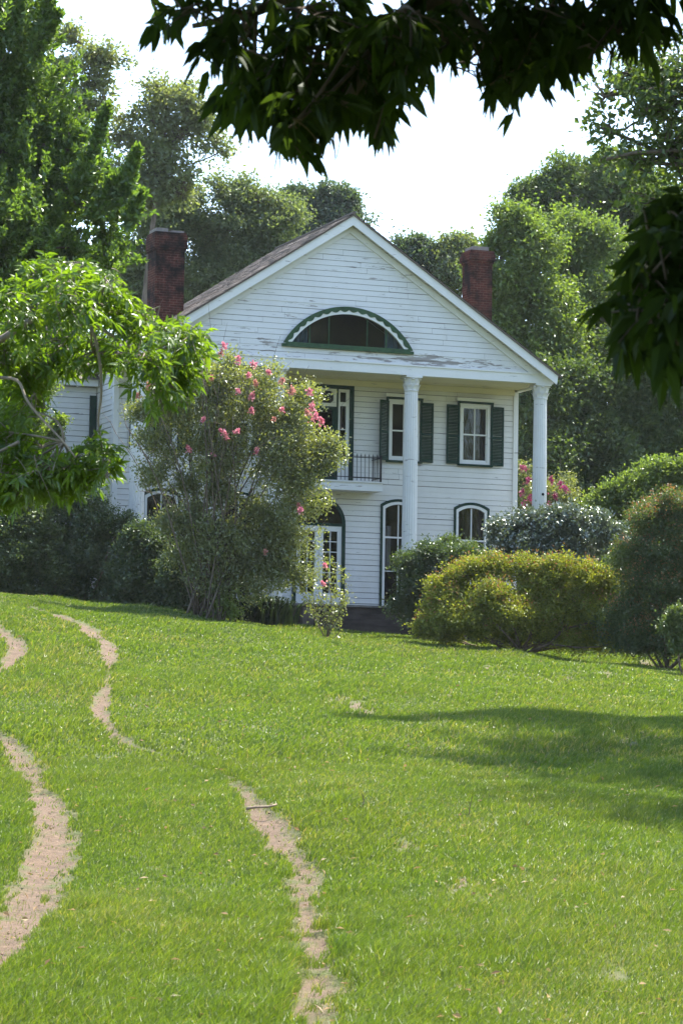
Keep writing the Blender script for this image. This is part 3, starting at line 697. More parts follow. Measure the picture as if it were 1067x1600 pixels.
# ------------------------------------------------------------------ trees and shrubs
def lobes_px(lst, d, squash=1.0, zs=.85):
    out = []
    for t in lst:
        px, py, r = t[:3]; dd = t[3] if len(t) > 3 else 0
        p = aim(px, py, d+dd); R = r*mpp(d+dd); out.append((p, np.array([R, R*squash, R*zs])))
    return out
def crown(rng, lobes, n, size, clump=.26, per=55, style='clump', droop=.25, inner=.45, gz=None, top_only=False):
    """leaf positions, directions and normals of a crown made of many leafy clumps"""
    wts = np.array([l[1][0]*l[1][2] for l in lobes]); wts /= wts.sum()
    P, D, NN = [], [], []; clumps = []
    for (c, r), wt in zip(lobes, wts):
        nc = max(4, int(n*wt/per)); ns = int(np.clip(nc/14, 4, 15))
        sa = unit(rng.normal(size=(ns, 3))); sa[:, 2] = np.where(sa[:, 2] < -.6, -sa[:, 2], sa[:, 2])
        sr = rng.uniform(.20, .54, ns); sc_ = sa*(rng.uniform(.30, 1.12, ns)-sr*.30)[:, None]
        w2 = sr**2*rng.uniform(.2, 1.7, ns); pick = rng.choice(ns, nc, p=w2/w2.sum())
        a = unit(rng.normal(size=(nc, 3))+np.array([0, 0, .25])); rad = inner+(1-inner)*rng.random((nc, 1))**.6; far = rng.random(nc) < .28; rad[far] *= rng.uniform(1.1, 1.85, (int(far.sum()), 1))
        q = sc_[pick]+a*rad*sr[pick][:, None]*np.array([1.05, 1.05, .95])
        cc = c+q*r; a = unit(q+np.array([0, 0, .12])+a*.3)
        sz = clump*rng.uniform(.55, 1.6, (nc, 1))
        kk = rng.poisson(per, nc)+3; idx = np.repeat(np.arange(nc), kk); m = len(idx)
        if style == 'shoot':
            ax = unit(a*.75+np.array([.12, 0, .62])+rng.normal(size=(nc, 3))*.28)
            t = rng.random((m, 1)); ln = sz[idx]*3.0
            off = ax[idx]*(t-.35)*ln+rng.normal(size=(m, 3))*sz[idx]*.30*(1.05-t)
            dr = unit(ax[idx]*.8+rng.normal(size=(m, 3))*.7)
        else:
            off = rng.normal(size=(m, 3))*sz[idx]*np.array([.62, .62, .55])
            dr = unit(a[idx]*.5+rng.normal(size=(m, 3))*.75+np.array([0, 0, -droop]))
        P.append(cc[idx]+off); D.append(dr); NN.append(unit(rng.normal(size=(m, 3))*.85+np.array([0, 0, .5])+a[idx]*.4))
        clumps.append((c, cc, sz))
    P = np.concatenate(P); D = np.concatenate(D); NN = np.concatenate(NN)
    if gz is not None:
        ok = P[:, 2] > gz(P[:, 0], P[:, 1])+.03; P, D, NN = P[ok], D[ok], NN[ok]
    return P, D, NN, clumps
def bend(a, b, rng, k=6, amt=.08, sag=0):
    t = np.linspace(0, 1, k)[:, None]; L = np.linalg.norm(b-a)
    w_ = rng.normal(size=(3,))*amt*L; w2 = rng.normal(size=(3,))*amt*.5*L
    return a+(b-a)*t+np.sin(t*math.pi)*w_+np.sin(t*2*math.pi)*w2+np.array([0, 0, 1.0])*np.sin(t*math.pi)*sag*L
def wood(g, rng, base, lobes, clumps, r0, top=None, tw=.35, twig_r=.012):
    big = max(lobes, key=lambda l: l[0][2]); top = top if top is not None else big[0]
    h = top[2]-base[2]; tp = bend(base, top, rng, 9, .03); tr = r0*(1-np.linspace(0, 1, 9)*.82)
    tr[0] *= 1.35
    g.tube(tp, tr, 9)
    for (c, r), (c2, cc, sz) in zip(lobes, clumps):
        low = np.array([tp[i] for i in range(9)]); want = c[2]-.45*np.linalg.norm((c-top)[:2])-r[2]*.6
        i = int(np.clip(np.searchsorted(low[:, 2], want), 2, 8)); st = low[i]
        if np.linalg.norm(c-st) > .3:
            lp = bend(st, c, rng, 6, .07, .05); g.tube(lp, np.linspace(tr[i]*.42, max(r0*.10, twig_r*1.5), 6), 6)
        for q in cc[rng.permutation(len(cc))[:int(tw*70)]]:
            g.tube(bend(c+(q-c)*.05, q, rng, 4, .08), np.linspace(max(r0*.09, twig_r*1.3), twig_r*.5, 4), 4, caps=False)
def tree(name, label, cat, base, lobes, n, size, mat, bark, r0=.25, group=None, seed=1, aspect=.55, tw=.35, top=None, gz=None, extra=None, crown_name='crown', **kw):
    rng = np.random.default_rng(seed); base = np.asarray(base, float); n = int(n*2.1); size *= .74
    e = empty(name, base, label, cat, group)
    lobes = [(c, r*1.14) for c, r in lobes]; kw['per'] = kw.get('per', 55)*(.75 if kw.get('style') == 'shoot' else .36); kw['clump'] = .24 if kw.get('style') == 'shoot' else .27*kw.get('clump', .3)/.3; P, D, NN, cl = crown(rng, lobes, n, size, gz=gz, **kw)
    g = Geo(); L = size*rng.uniform(.65, 1.3, len(P))
    quad_leaves(g, P-base, D, NN, L, L*aspect*rng.uniform(.8, 1.2, len(P)), rng.random(len(P)))
    if extra: extra(g, rng, base)
    g.build(crown_name, mat, e)
    g = Geo(); wood(g, rng, base*0, [(c-base, r) for c, r in lobes], [(c-base, cc-base, s) for c, cc, s in cl], r0, None if top is None else top-base, tw)
    g.build('trunk', bark, e, True); return e
def gpt(px, d):
    p = aim(px, 900, d); return np.array([p[0], p[1], float(ground(p[0], p[1]))-.05])
def copy_thing(root, loc, rz, sc, label):
    c = root.copy(); COL.objects.link(c); c.location = loc; c.rotation_euler = (0, 0, rz); c.scale = (sc, sc, sc); c['label'] = label
    for ch in root.children:
        k = ch.copy(); COL.objects.link(k); k.parent = c
    return c

# big leafy tree at the left edge with upright sprays
d = 62
def sprays(g, rng, base):
    for (x0, y0, x1, y1, w_) in ((50, 100, 80, -10, 14), (60, 70, 92, 20, 9), (140, 250, 168, 165, 11), (120, 290, 150, 240, 12), (185, 320, 215, 232, 12), (150, 330, 180, 280, 14), (20, 60, 40, -30, 16), (200, 350, 222, 300, 10)):
        a = aim(x0, y0, d-1); b = aim(x1, y1, d-1); n = 900; t = rng.random((n, 1))**.9
        P = a+(b-a)*t+rng.normal(size=(n, 3))*w_*mpp(d)*.55*(1.1-t*.75)
        L = .15*rng.uniform(.7, 1.3, n); quad_leaves(g, P-base, unit(b-a)*.7+rng.normal(size=(n, 3))*.7, rng.normal(size=(n, 3)), L, L*.6, rng.random(n))
        g.tube([a-base, (a+b)/2-base, b-base], [.04, .02, .006], 5)
tree('shade_tree', 'big leafy green tree at left edge with upright sprays against sky', 'tree', gpt(-70, d),
     lobes_px([(5, 40, 52), (-50, 180, 130), (25, 170, 62), (10, 260, 80), (75, 300, 80), (160, 330, 48), (20, 380, 110), (160, 395, 44), (70, 450, 80), (-60, 420, 140), (110, 235, 45), (115, 480, 58, 2), (10, 560, 90), (-30, 20, 90)], d),
     62000, .17, M['lf_left'], M['bark'], .45, seed=3, style='shoot', clump=.2, per=70, extra=sprays)
# two airy trees behind, trunks showing
d = 104
tree('airy_tree', 'tall thin see-through tree behind the big left tree, its top narrow', 'tree', gpt(95, d), lobes_px([(118, 62, 24), (145, 92, 30), (105, 118, 30), (150, 130, 28), (172, 100, 14), (95, 165, 36), (130, 175, 30), (70, 200, 40), (60, 130, 30), (100, 215, 36), (88, 60, 20), (200, 95, 10), (160, 160, 18)], d),
     4600, .24, M['lf_airy'], M['bark'], .24, seed=5, clump=.34, per=34, tw=.9, top=aim(120, 90, d))
tree('airy_tree', 'wide thin see-through tree above the left chimney, one limb reaching right', 'tree', gpt(190, d), lobes_px([(262, 150, 26), (240, 190, 36), (290, 175, 32), (318, 195, 30), (275, 215, 32), (345, 236, 14), (322, 238, 14), (225, 240, 40), (260, 265, 36), (205, 180, 20), (300, 150, 18), (205, 275, 36), (250, 300, 38), (215, 315, 40), (285, 300, 30), (330, 215, 16), (190, 215, 26), (245, 140, 16)], d),
     6600, .24, M['lf_airy'], M['bark'], .26, seed=8, clump=.34, per=34, tw=.9, top=aim(262, 175, d))
d = 112
tree('woodland_tree', 'grey green tree right behind the left chimney', 'tree', gpt(270, d), lobes_px([(265, 325, 42), (235, 360, 46), (250, 430, 62), (300, 355, 48), (220, 470, 60), (310, 440, 56), (270, 500, 70), (195, 420, 50), (235, 310, 34), (290, 305, 32), (320, 480, 50)], d), 26000, .2, M['lf_back'], M['bark'], .3, seed=11, clump=.3, per=50)
tree('woodland_tree', 'grey green tree between left chimney and gable peak, dark trunk showing', 'tree', gpt(340, d), lobes_px([(350, 310, 32), (390, 318, 38), (425, 335, 34), (370, 360, 42), (330, 375, 36), (410, 380, 40), (440, 360, 26), (385, 420, 46), (345, 430, 40), (440, 410, 40)], d), 13500, .2, M['lf_back'], M['bark'], .3, seed=13, clump=.32, per=46, tw=.7, top=aim(385, 330, d))
d = 138
tree('far_tree', 'dark bluish tree just left of the roof peak', 'tree', gpt(465, d), lobes_px([(462, 308, 20), (448, 335, 28), (475, 335, 26), (465, 370, 36), (440, 380, 34)], d), 11000, .26, M['lf_dark'], M['bark'], .3, seed=15, clump=.3, per=50)
tree('far_tree', 'dark bluish tree whose twin tops rise directly behind the roof peak', 'tree', gpt(525, d), lobes_px([(508, 312, 20), (540, 310, 20), (522, 332, 28), (500, 345, 26), (550, 335, 16), (530, 370, 36)], d), 11000, .26, M['lf_dark'], M['bark'], .3, seed=16, clump=.3, per=50)
d = 124
tree('far_tree', 'low dark tree peeping over the right roof slope near the peak', 'tree', gpt(650, d), lobes_px([(640, 392, 22), (668, 405, 24), (655, 425, 34), (630, 420, 30)], d), 9000, .24, M['lf_dark'], M['bark'], .25, seed=18, clump=.3, per=45)
tree('far_tree', 'low green tree peeping over the roof beside the right chimney', 'tree', gpt(705, d), lobes_px([(690, 405, 24), (718, 400, 26), (700, 435, 36), (735, 430, 34), (728, 380, 12)], d), 10000, .24, M['lf_back'], M['bark'], .25, seed=19, clump=.3, per=45)
d = 97
tree('hardwood_tree', 'bright leafy tree immediately right of the right chimney', 'tree', gpt(800, d), lobes_px([(772, 450, 36), (775, 505, 36), (785, 570, 40), (800, 640, 40), (790, 345, 26), (775, 385, 24), (815, 370, 38), (800, 420, 46), (845, 400, 40), (790, 475, 40), (840, 470, 54), (800, 540, 44), (850, 550, 50), (830, 610, 50)], d), 31000, .2, M['lf_bright'], M['bark'], .3, seed=21, clump=.3, per=52)
tree('hardwood_tree', 'bright leafy tree second right of the right chimney, below a darker crown', 'tree', gpt(905, d), lobes_px([(900, 365, 34), (935, 390, 38), (890, 420, 46), (930, 460, 50), (895, 500, 50), (960, 520, 50), (920, 570, 56), (880, 600, 50), (970, 600, 50)], d+3), 30000, .2, M['lf_bright'], M['pale_bark'], .3, seed=22, clump=.3, per=52)
d = 112
tree('hardwood_tree', 'tall dark leafy tree rising behind the bright trees at right', 'tree', gpt(890, d), lobes_px([(815, 300, 22), (845, 298, 32), (880, 285, 34), (870, 330, 48), (920, 300, 50), (940, 350, 60), (820, 335, 30), (960, 270, 44), (1000, 330, 70), (1040, 420, 90), (980, 440, 70)], d), 36000, .21, M['lf_right'], M['bark'], .4, seed=24, clump=.3, per=52)
d = 50
tree('shade_tree', 'huge tree at upper right edge with sky showing through its crown', 'tree', gpt(1260, d), lobes_px([(945, 150, 34), (985, 115, 50), (955, 205, 42), (1010, 180, 60), (1040, 110, 70), (985, 250, 52), (1050, 240, 70), (940, 250, 26), (1090, 160, 100), (1120, 310, 110), (1180, 200, 150), (1040, 320, 50), (1100, 430, 90), (1250, 330, 170), (1300, 180, 160), (1230, 480, 130)], d, 1.0)+[(np.array(q), np.array([r_, r_, r_*.8])) for q, r_ in (((7.6, 43.5, 14.2), 1.7), ((9.4, 42.0, 14.6), 2.6), ((9.6, 46.5, 15.0), 2.8), ((12.5, 44, 15.5), 3.6), ((13, 39.5, 13.5), 3.2), ((11.8, 50, 14.5), 3.4), ((15.5, 48, 15.5), 4.2), ((15.5, 42, 12.5), 4.0), ((8.9, 36.8, 12.4), 2.2), ((12, 35, 12.0), 3.0))],
     50000, .19, M['lf_right'], M['bark'], .34, seed=27, clump=.28, per=48, tw=.6, top=aim(1190, 180, d))
# shaded understorey on the right
d = 95
for i, (bx, lst, lab, mt) in enumerate((
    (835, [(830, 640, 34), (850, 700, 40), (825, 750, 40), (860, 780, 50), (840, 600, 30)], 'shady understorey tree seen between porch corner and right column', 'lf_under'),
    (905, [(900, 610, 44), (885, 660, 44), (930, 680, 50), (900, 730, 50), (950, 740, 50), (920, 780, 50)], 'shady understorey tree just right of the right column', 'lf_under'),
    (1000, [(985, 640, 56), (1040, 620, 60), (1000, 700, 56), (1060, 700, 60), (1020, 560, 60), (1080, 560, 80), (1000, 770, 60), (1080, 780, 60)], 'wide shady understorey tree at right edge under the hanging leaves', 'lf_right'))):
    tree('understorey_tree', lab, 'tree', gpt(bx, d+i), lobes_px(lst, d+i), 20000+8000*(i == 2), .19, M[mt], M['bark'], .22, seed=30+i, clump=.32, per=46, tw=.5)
# woods behind everything, one crown shape copied
d = 130
woods = tree('woods_tree', 'woods tree far behind, left of the airy trees', 'tree', np.array([0, 0, 0.]), [(np.array([0, 0, 6.5]), np.array([3.6, 3.6, 3.4])), (np.array([1.8, .5, 9]), np.array([2.6, 2.6, 2.4])), (np.array([-1.8, -.4, 8.6]), np.array([2.5, 2.5, 2.4])), (np.array([.2, 0, 11]), np.array([2.2, 2.2, 2.0])), (np.array([-.5, 1, 3.6]), np.array([3.4, 3.4, 2.6])), (np.array([2.2, -1, 4.2]), np.array([2.8, 2.8, 2.6]))],
             26000, .24, M['lf_back'], M['bark'], .3, group='woods behind the house', seed=40, clump=.3, per=50)
rw = random.Random(9)
WOODS = [(-40, 'woods tree far behind, at the left edge of the photo'), (50, 'woods tree far behind, under the airy trees'), (130, 'woods tree far behind the left wing of the house'), (205, 'woods tree far behind, left of the left chimney'),
         (300, 'woods tree far behind, right of the left chimney'), (400, 'woods tree far behind the roof, below the gable peak'), (585, 'woods tree far behind, hidden by the gable peak'), (760, 'woods tree far behind the right chimney'),
         (850, 'woods tree far behind the right column'), (940, 'woods tree far behind the understorey trees'), (1030, 'woods tree far behind, at the right edge of the photo'), (1120, 'woods tree far behind, just off the right edge')]
for i, (px, lab) in enumerate(WOODS):
    loc = gpt(px, d+rw.uniform(-4, 10))
    if i == 0: woods.location = loc; woods['label'] = lab
    else: copy_thing(woods, loc, rw.uniform(0, 6.28), rw.uniform(.9, 1.15) if not 350 < px < 720 else .85, lab)

# shrubs
def shrub(name, label, px, d, lst, n, size, mat, seed, tips=None, cat='shrub', group=None, stems=14, aspect=.55, clump=.24, per=40, core=.5, **kw):
    n = int(n*1.7); size *= .74; base = gpt(px, d); rng = np.random.default_rng(seed); lob = lobes_px(lst, d, .9, .9)
    e = empty(name, base, label, cat, group)
    P, D, NN, cl = crown(rng, lob, n, size, clump=clump*.6, per=per*.45, inner=core, droop=.05, gz=ground, **kw)
    g = Geo(); L = size*rng.uniform(.6, 1.35, len(P)); quad_leaves(g, P-base, D, NN, L, L*aspect, rng.random(len(P))); g.build('foliage', mat, e)
    if tips:
        ci = np.concatenate([cc[(cc-c)[:, 2] > r[2]*.05] for (c, r), (_, cc, _s) in zip(lob, cl)])
        ci = ci[rng.random(len(ci)) < tips[0]]; k = tips[2]; idx = np.repeat(np.arange(len(ci)), k); m = len(idx)
        P = ci[idx]+rng.normal(size=(m, 3))*size*1.4+np.array([0, 0, size*1.4]); L = size*rng.uniform(.6, 1.2, m)
        g = Geo(); quad_leaves(g, P-base, rng.normal(size=(m, 3))*.6+np.array([0, 0, .6]), rng.normal(size=(m, 3)), L, L*.5, rng.random(m)); g.build('new_growth', tips[1], e)
    g = Geo()
    for (c, r), (_, cc, _s) in zip(lob, cl):
        st = base+np.append(rng.normal(size=2)*.12, 0); g.tube(bend(st, c, rng, 6, .08)-base, np.linspace(.035, .012, 6), 5)
        for q in cc[rng.permutation(len(cc))[:stems]]: g.tube(bend(c, q, rng, 4, .1)-base, np.linspace(.012, .004, 4), 4, caps=False)
    g.build('stem', M['stem'], e, True); return e
GL = 'shrubs bordering the lawn'
shrub('lawn_shrub', 'broad dark shrub at the far left edge of the lawn', 30, 80, [(20, 840, 52), (-20, 850, 70), (60, 815, 40), (50, 880, 54), (10, 900, 46), (85, 905, 36), (0, 790, 40), (30, 925, 40), (-20, 920, 60), (80, 925, 30), (40, 800, 30)], 34000, .11, M['lf_shrub2'], 51, (.10, M['lf_bright'], 10), group=GL)
shrub('lawn_shrub', 'dark shrub left of the crape myrtle, below the hanging pecan branch', 135, 80.5, [(110, 800, 38), (150, 815, 42), (125, 850, 50), (170, 870, 46), (120, 905, 44), (180, 910, 40), (80, 850, 40), (120, 935, 34), (165, 940, 34), (90, 930, 30), (190, 830, 30)], 34000, .11, M['lf_shrub'], 52, (.10, M['lf_bright'], 10), group=GL)
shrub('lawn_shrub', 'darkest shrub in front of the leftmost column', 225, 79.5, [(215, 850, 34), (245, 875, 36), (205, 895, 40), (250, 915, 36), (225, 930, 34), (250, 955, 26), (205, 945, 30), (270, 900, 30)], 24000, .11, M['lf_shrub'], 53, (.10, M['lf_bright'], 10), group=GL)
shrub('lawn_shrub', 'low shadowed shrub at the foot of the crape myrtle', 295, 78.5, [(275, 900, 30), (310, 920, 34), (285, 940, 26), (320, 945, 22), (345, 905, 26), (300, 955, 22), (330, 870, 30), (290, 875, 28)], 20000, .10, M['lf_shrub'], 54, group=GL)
shrub('young_shrub', 'small lime green shrub at the lawn edge under the crape myrtle', 347, 77, [(340, 940, 15), (355, 955, 14), (335, 960, 12), (352, 925, 10)], 1800, .10, M['lf_lime'], 55)
shrub('understorey_shrub', 'pale green leafy shrub at left edge beneath the pecan branch', 30, 82, [(10, 640, 46), (50, 690, 46), (0, 720, 52), (70, 745, 44), (30, 600, 36), (110, 755, 34), (60, 620, 24), (5, 570, 40), (85, 680, 24)], 24000, .14, M['lf_bright'], 56)
shrub('lawn_shrub', 'dark shrub covering the foot of the middle right column', 672, 79.5, [(640, 885, 26), (672, 875, 26), (700, 880, 26), (725, 880, 24), (650, 920, 30), (690, 925, 36), (632, 945, 20), (655, 955, 24)], 20000, .10, M['lf_shrub'], 57, group=GL)
shrub('lawn_shrub', 'light green bush with tall shoots under the right ground floor window', 715, 80.5, [(705, 862, 16), (730, 868, 18), (697, 848, 7), (745, 880, 18)], 5000, .10, M['lf_shrub2'], 58, group=GL)
shrub('camellia_bush', 'glossy grey green bush in front of the right column', 845, 82, [(780, 835, 30), (815, 820, 28), (850, 825, 30), (890, 818, 32), (925, 832, 32), (955, 850, 30), (800, 860, 36), (850, 860, 44), (900, 860, 44), (870, 890, 50)], 24000, .12, M['lf_camellia'], 59, aspect=.6)
shrub('abelia_bush', 'long yellow green bush with coppery tips at the lawn edge', 815, 75, [(660, 985, 20), (680, 955, 30), (705, 920, 32), (740, 900, 28), (775, 895, 26), (715, 965, 40, -.6), (765, 950, 42, -.6), (810, 965, 40, -.5), (830, 900, 32), (870, 905, 34), (910, 905, 32), (945, 918, 30), (975, 935, 28), (850, 950, 46), (900, 955, 48), (950, 965, 42), (740, 985, 34, -.3), (800, 995, 30), (860, 995, 34), (920, 1000, 34), (970, 1000, 34), (690, 990, 26), (985, 970, 30)], 84000, .090, M['lf_abelia'], 60, (.16, M['lf_tip'], 8), clump=.2, core=.55)
shrub('abelia_bush', 'tall dark bush with coppery orange top at right edge', 1040, 74, [(1015, 820, 36), (1055, 805, 40), (1095, 810, 50), (1000, 865, 44), (1060, 870, 60), (1010, 920, 46), (1090, 920, 70), (985, 960, 42), (1040, 970, 50), (1000, 995, 34), (1110, 980, 60), (1020, 1010, 40), (1080, 1010, 50), (985, 1000, 34)], 80000, .08, M['lf_shrub2'], 61, (.30, M['lf_tip'], 10))
shrub('twiggy_shrub', 'small pale twiggy shrub in the lower right corner of the hedge', 1066, 70, [(1062, 955, 18), (1055, 985, 20), (1080, 970, 26), (1062, 1008, 18)], 3600, .10, M['lf_shrub2'], 62)
shrub('understorey_shrub', 'bright green shrub behind the coppery topped bush', 1000, 86, [(955, 775, 28), (990, 765, 30), (1030, 755, 34), (1065, 745, 34), (930, 795, 26), (975, 800, 36), (1040, 800, 44)], 18000, .13, M['lf_bright'], 63)

shrub('understorey_shrub', 'low dark shrub in the gap behind the long coppery tipped bush', 940, 88, [(900, 930, 40), (950, 930, 44), (1000, 940, 44), (930, 970, 40), (990, 975, 40), (860, 950, 36)], 14000, .14, M['lf_shrub'], 64)
shrub('understorey_shrub', 'low dark shrub at the right edge behind the tall coppery bush', 1070, 87, [(1050, 930, 44), (1100, 930, 50), (1070, 980, 44), (1130, 980, 50), (1030, 985, 30)], 12000, .14, M['lf_shrub'], 65)
shrub('understorey_shrub', 'low dark shrub at the left edge behind the broad lawn shrubs', 20, 86, [(-40, 870, 50), (20, 870, 44), (70, 880, 40), (130, 885, 40), (0, 910, 40), (90, 915, 34)], 14000, .14, M['lf_shrub'], 66)
for i, (x, y, k) in enumerate(((33, 47, 2.2), (44, 60, 1.8), (43, 34, 2.3), (58, 52, 2.0), (58, 22, 2.3))):
    copy_thing(woods, (x, y, float(ground(x, y))-.1), i*1.3, k, ['woods tree beyond the right edge, mirrored in the window glass', 'second woods tree beyond the right edge, mirrored in the window glass', 'third woods tree beyond the right edge, mirrored in the window glass', 'fourth woods tree beyond the right edge, mirrored in the window glass', 'farthest right woods tree, mirrored in the window glass'][i])
def undergrowth():
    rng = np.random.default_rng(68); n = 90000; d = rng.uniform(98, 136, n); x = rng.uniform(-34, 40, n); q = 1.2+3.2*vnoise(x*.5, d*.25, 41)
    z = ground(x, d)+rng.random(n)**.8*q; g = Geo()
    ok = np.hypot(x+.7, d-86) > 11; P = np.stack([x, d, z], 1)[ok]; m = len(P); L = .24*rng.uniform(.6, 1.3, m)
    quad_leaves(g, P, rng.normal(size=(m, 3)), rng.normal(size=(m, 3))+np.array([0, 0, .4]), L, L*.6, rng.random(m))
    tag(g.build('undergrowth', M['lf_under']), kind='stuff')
undergrowth()
# crape myrtles
def crape(name, label, base_px, d, lst, nleaf, flowers, fmat, seed, stems, stem_pts, sparse=()):
    base = gpt(base_px, d); rng = np.random.default_rng(seed); e = empty(name, base, label, 'shrub')
    lob = lobes_px(lst, d, .95, .95)
    P, D, NN, cl = crown(rng, lob, nleaf, .07, clump=.20, per=15, inner=.25, droop=.0, gz=ground)
    g = Geo(); L = .085*rng.uniform(.6, 1.3, len(P)); quad_leaves(g, P-base, D, NN, L, L*.55, rng.random(len(P)))
    for (px, py, r, n) in sparse:
        c = aim(px, py, d); R = r*mpp(d); kk = max(2, n//24)
        cc = c+rng.normal(size=(kk, 3))*R*.5; idx = rng.integers(0, kk, n); Q = cc[idx]+rng.normal(size=(n, 3))*R*.16
        L = .085*rng.uniform(.6, 1.3, n); quad_leaves(g, Q-base, rng.normal(size=(n, 3)), rng.normal(size=(n, 3))*.7+np.array([0, 0, .7]), L, L*.55, rng.random(n))
    g.build('foliage', M['lf_crape'], e)
    tops = [aim(x, y, d+rng.uniform(-1.2, 1.2)) for x, y in stem_pts]
    for k in range(stems):
        t = tops[k % len(tops)]+rng.normal(size=3)*.25; b = base+np.array([rng.normal()*.34, rng.normal()*.3, 0])
        mid = (b+t)/2+np.array([0, 0, .35])-np.array([(t-b)[0]*.16, 0, 0]); s = np.linspace(0, 1, 9)[:, None]
        pts = (1-s)**2*b+2*s*(1-s)*mid+s*s*t+np.sin(s*9+k)*.03
        g = Geo(); g.tube(pts-base, np.linspace(.036, .008, 9)*rng.uniform(.7, 1.2), 6)
        for q in range(4):
            i = rng.integers(4, 9); a = pts[i]; g.tube(bend(a, a+(t-b)*.12+rng.normal(size=3)*.4+np.array([0, 0, .25]), rng, 4, .1)-base, np.linspace(.009, .003, 4), 4, caps=False)
        g.build('stem', M['bark'], e, True)
    for (px, py, r, mt) in flowers:
        c = aim(px, py, d-rng.uniform(.6, 1.5)); R = r*.66*mpp(d); n = int(26+r*6)
        t = rng.random((n, 1)); ax = unit(np.array([rng.normal()*.35, -.2, .9]))
        Q = c+ax*(t-.4)*R*1.5+rng.normal(size=(n, 3))*R*.42*(1.15-t*.8)
        g = Geo(); L = .055*rng.uniform(.6, 1.4, n); quad_leaves(g, Q-base, rng.normal(size=(n, 3)), rng.normal(size=(n, 3)), L, L*.85, rng.random(n))
        g.build('blossom', M[mt], e)
    return e
FL = [(350, 540, 7, 'pink'), (372, 562, 8, 'pink'), (396, 570, 8, 'pink'), (388, 586, 6, 'pink'), (400, 600, 9, 'dull_pink'), (420, 582, 6, 'pink'), (318, 552, 9, 'dull_pink'), (345, 552, 8, 'dull_pink'), (372, 612, 7, 'pink'), (393, 620, 9, 'pink'), (393, 642, 7, 'pink'), (352, 678, 8, 'pink'),
      (370, 674, 6, 'pink'), (400, 705, 8, 'pink'), (295, 701, 7, 'pink'), (333, 711, 6, 'pink'), (484, 613, 8, 'pink'), (456, 612, 10, 'dull_pink'), (440, 596, 9, 'dull_pink'), (488, 636, 9, 'pink'), (492, 652, 12, 'pink'), (503, 660, 10, 'pink'), (480, 645, 8, 'dull_pink'), (470, 798, 7, 'pink'), (466, 789, 4, 'dull_pink'), (215, 618, 9, 'dull_pink'), (232, 604, 8, 'dull_pink'), (250, 612, 6, 'pink'),
      (318, 655, 5, 'pink'), (345, 672, 4, 'pink'), (428, 655, 5, 'dull_pink'), (300, 575, 8, 'dull_pink'), (440, 640, 5, 'pink'), (330, 590, 6, 'dull_pink'), (508, 884, 5, 'pink'), (505, 912, 5, 'pink'), (415, 862, 5, 'dull_pink')]
crape('crape_myrtle', 'tall vase shaped shrub with pink blossoms in front of the porch', 335, 77,
      [(350, 590, 42), (305, 610, 46), (400, 610, 42), (265, 655, 42), (330, 660, 56), (400, 670, 56), (450, 660, 48), (290, 705, 40), (480, 705, 44), (360, 730, 56), (430, 740, 56), (505, 728, 26), (480, 765, 38), (450, 800, 46), (400, 810, 46), (240, 640, 26), (340, 780, 40), (290, 770, 30), (470, 620, 26), (420, 850, 36), (300, 820, 44), (350, 850, 50), (400, 880, 40), (290, 880, 36), (350, 910, 34), (450, 850, 34), (255, 600, 34), (230, 700, 30), (450, 860, 36), (430, 905, 32), (380, 890, 38), (465, 905, 22), (325, 930, 20), (250, 745, 30), (520, 700, 20), (215, 650, 20), (300, 895, 24), (355, 905, 28), (400, 920, 24), (330, 860, 36), (435, 885, 28), (265, 830, 28), (380, 850, 34)], 88000, FL, 'pink', 71, 34,
      [(205, 640), (225, 720), (240, 600), (260, 680), (280, 600), (300, 560), (320, 640), (340, 570), (360, 660), (380, 580), (400, 640), (420, 600), (440, 660), (470, 640), (490, 700), (510, 730), (480, 780), (460, 830), (330, 560), (290, 660)],
      sparse=[(225, 690, 34, 160), (245, 740, 34, 200), (480, 850, 34, 500), (450, 890, 40, 600), (490, 900, 30, 300), (400, 890, 40, 500), (350, 850, 44, 500), (300, 830, 44, 300), (530, 720, 20, 300), (380, 930, 30, 350), (215, 640, 20, 120)])
crape('crape_myrtle', 'magenta flowering shrub deep in shade behind the right column', 850, 93, [(820, 740, 18), (845, 760, 24), (875, 760, 22), (855, 790, 30), (830, 780, 24), (885, 785, 22)], 7000,
      [(x, y, 9, 'magenta') for x, y in ((818, 732), (824, 752), (816, 770), (828, 778), (862, 752), (876, 758), (884, 764), (868, 776), (858, 790), (820, 790), (838, 742), (848, 772))], 'magenta', 72, 8, [(820, 740), (850, 750), (880, 760), (860, 770)])
# drooping flowering twig plant before the step
def twig_plant():
    d = 76.5; base = gpt(512, d); rng = np.random.default_rng(77); e = empty('sapling', base, 'thin drooping yellow green sapling before the front step', 'sapling')
    g = Geo(); gw = Geo()
    for (x, y) in ((470, 905), (490, 890), (505, 870), (520, 880), (535, 930), (545, 935), (480, 940), (500, 930), (525, 950), (515, 905)):
        t = aim(x, y, d+rng.uniform(-.4, .4)); pts = bend(base, t, rng, 7, .09, .12); gw.tube(pts-base, np.linspace(.014, .004, 7), 5)
        n = 120; i = rng.uniform(1.5, 6, n); P = np.stack([np.interp(i, np.arange(7), pts[:, k]) for k in range(3)], 1)+rng.normal(size=(n, 3))*.08
        L = .10*rng.uniform(.6, 1.2, n); quad_leaves(g, P-base, rng.normal(size=(n, 3)), rng.normal(size=(n, 3)), L, L*.5, rng.random(n))
    g.build('foliage', M['lf_crape'], e); gw.build('stem', M['stem'], e, True)
twig_plant()
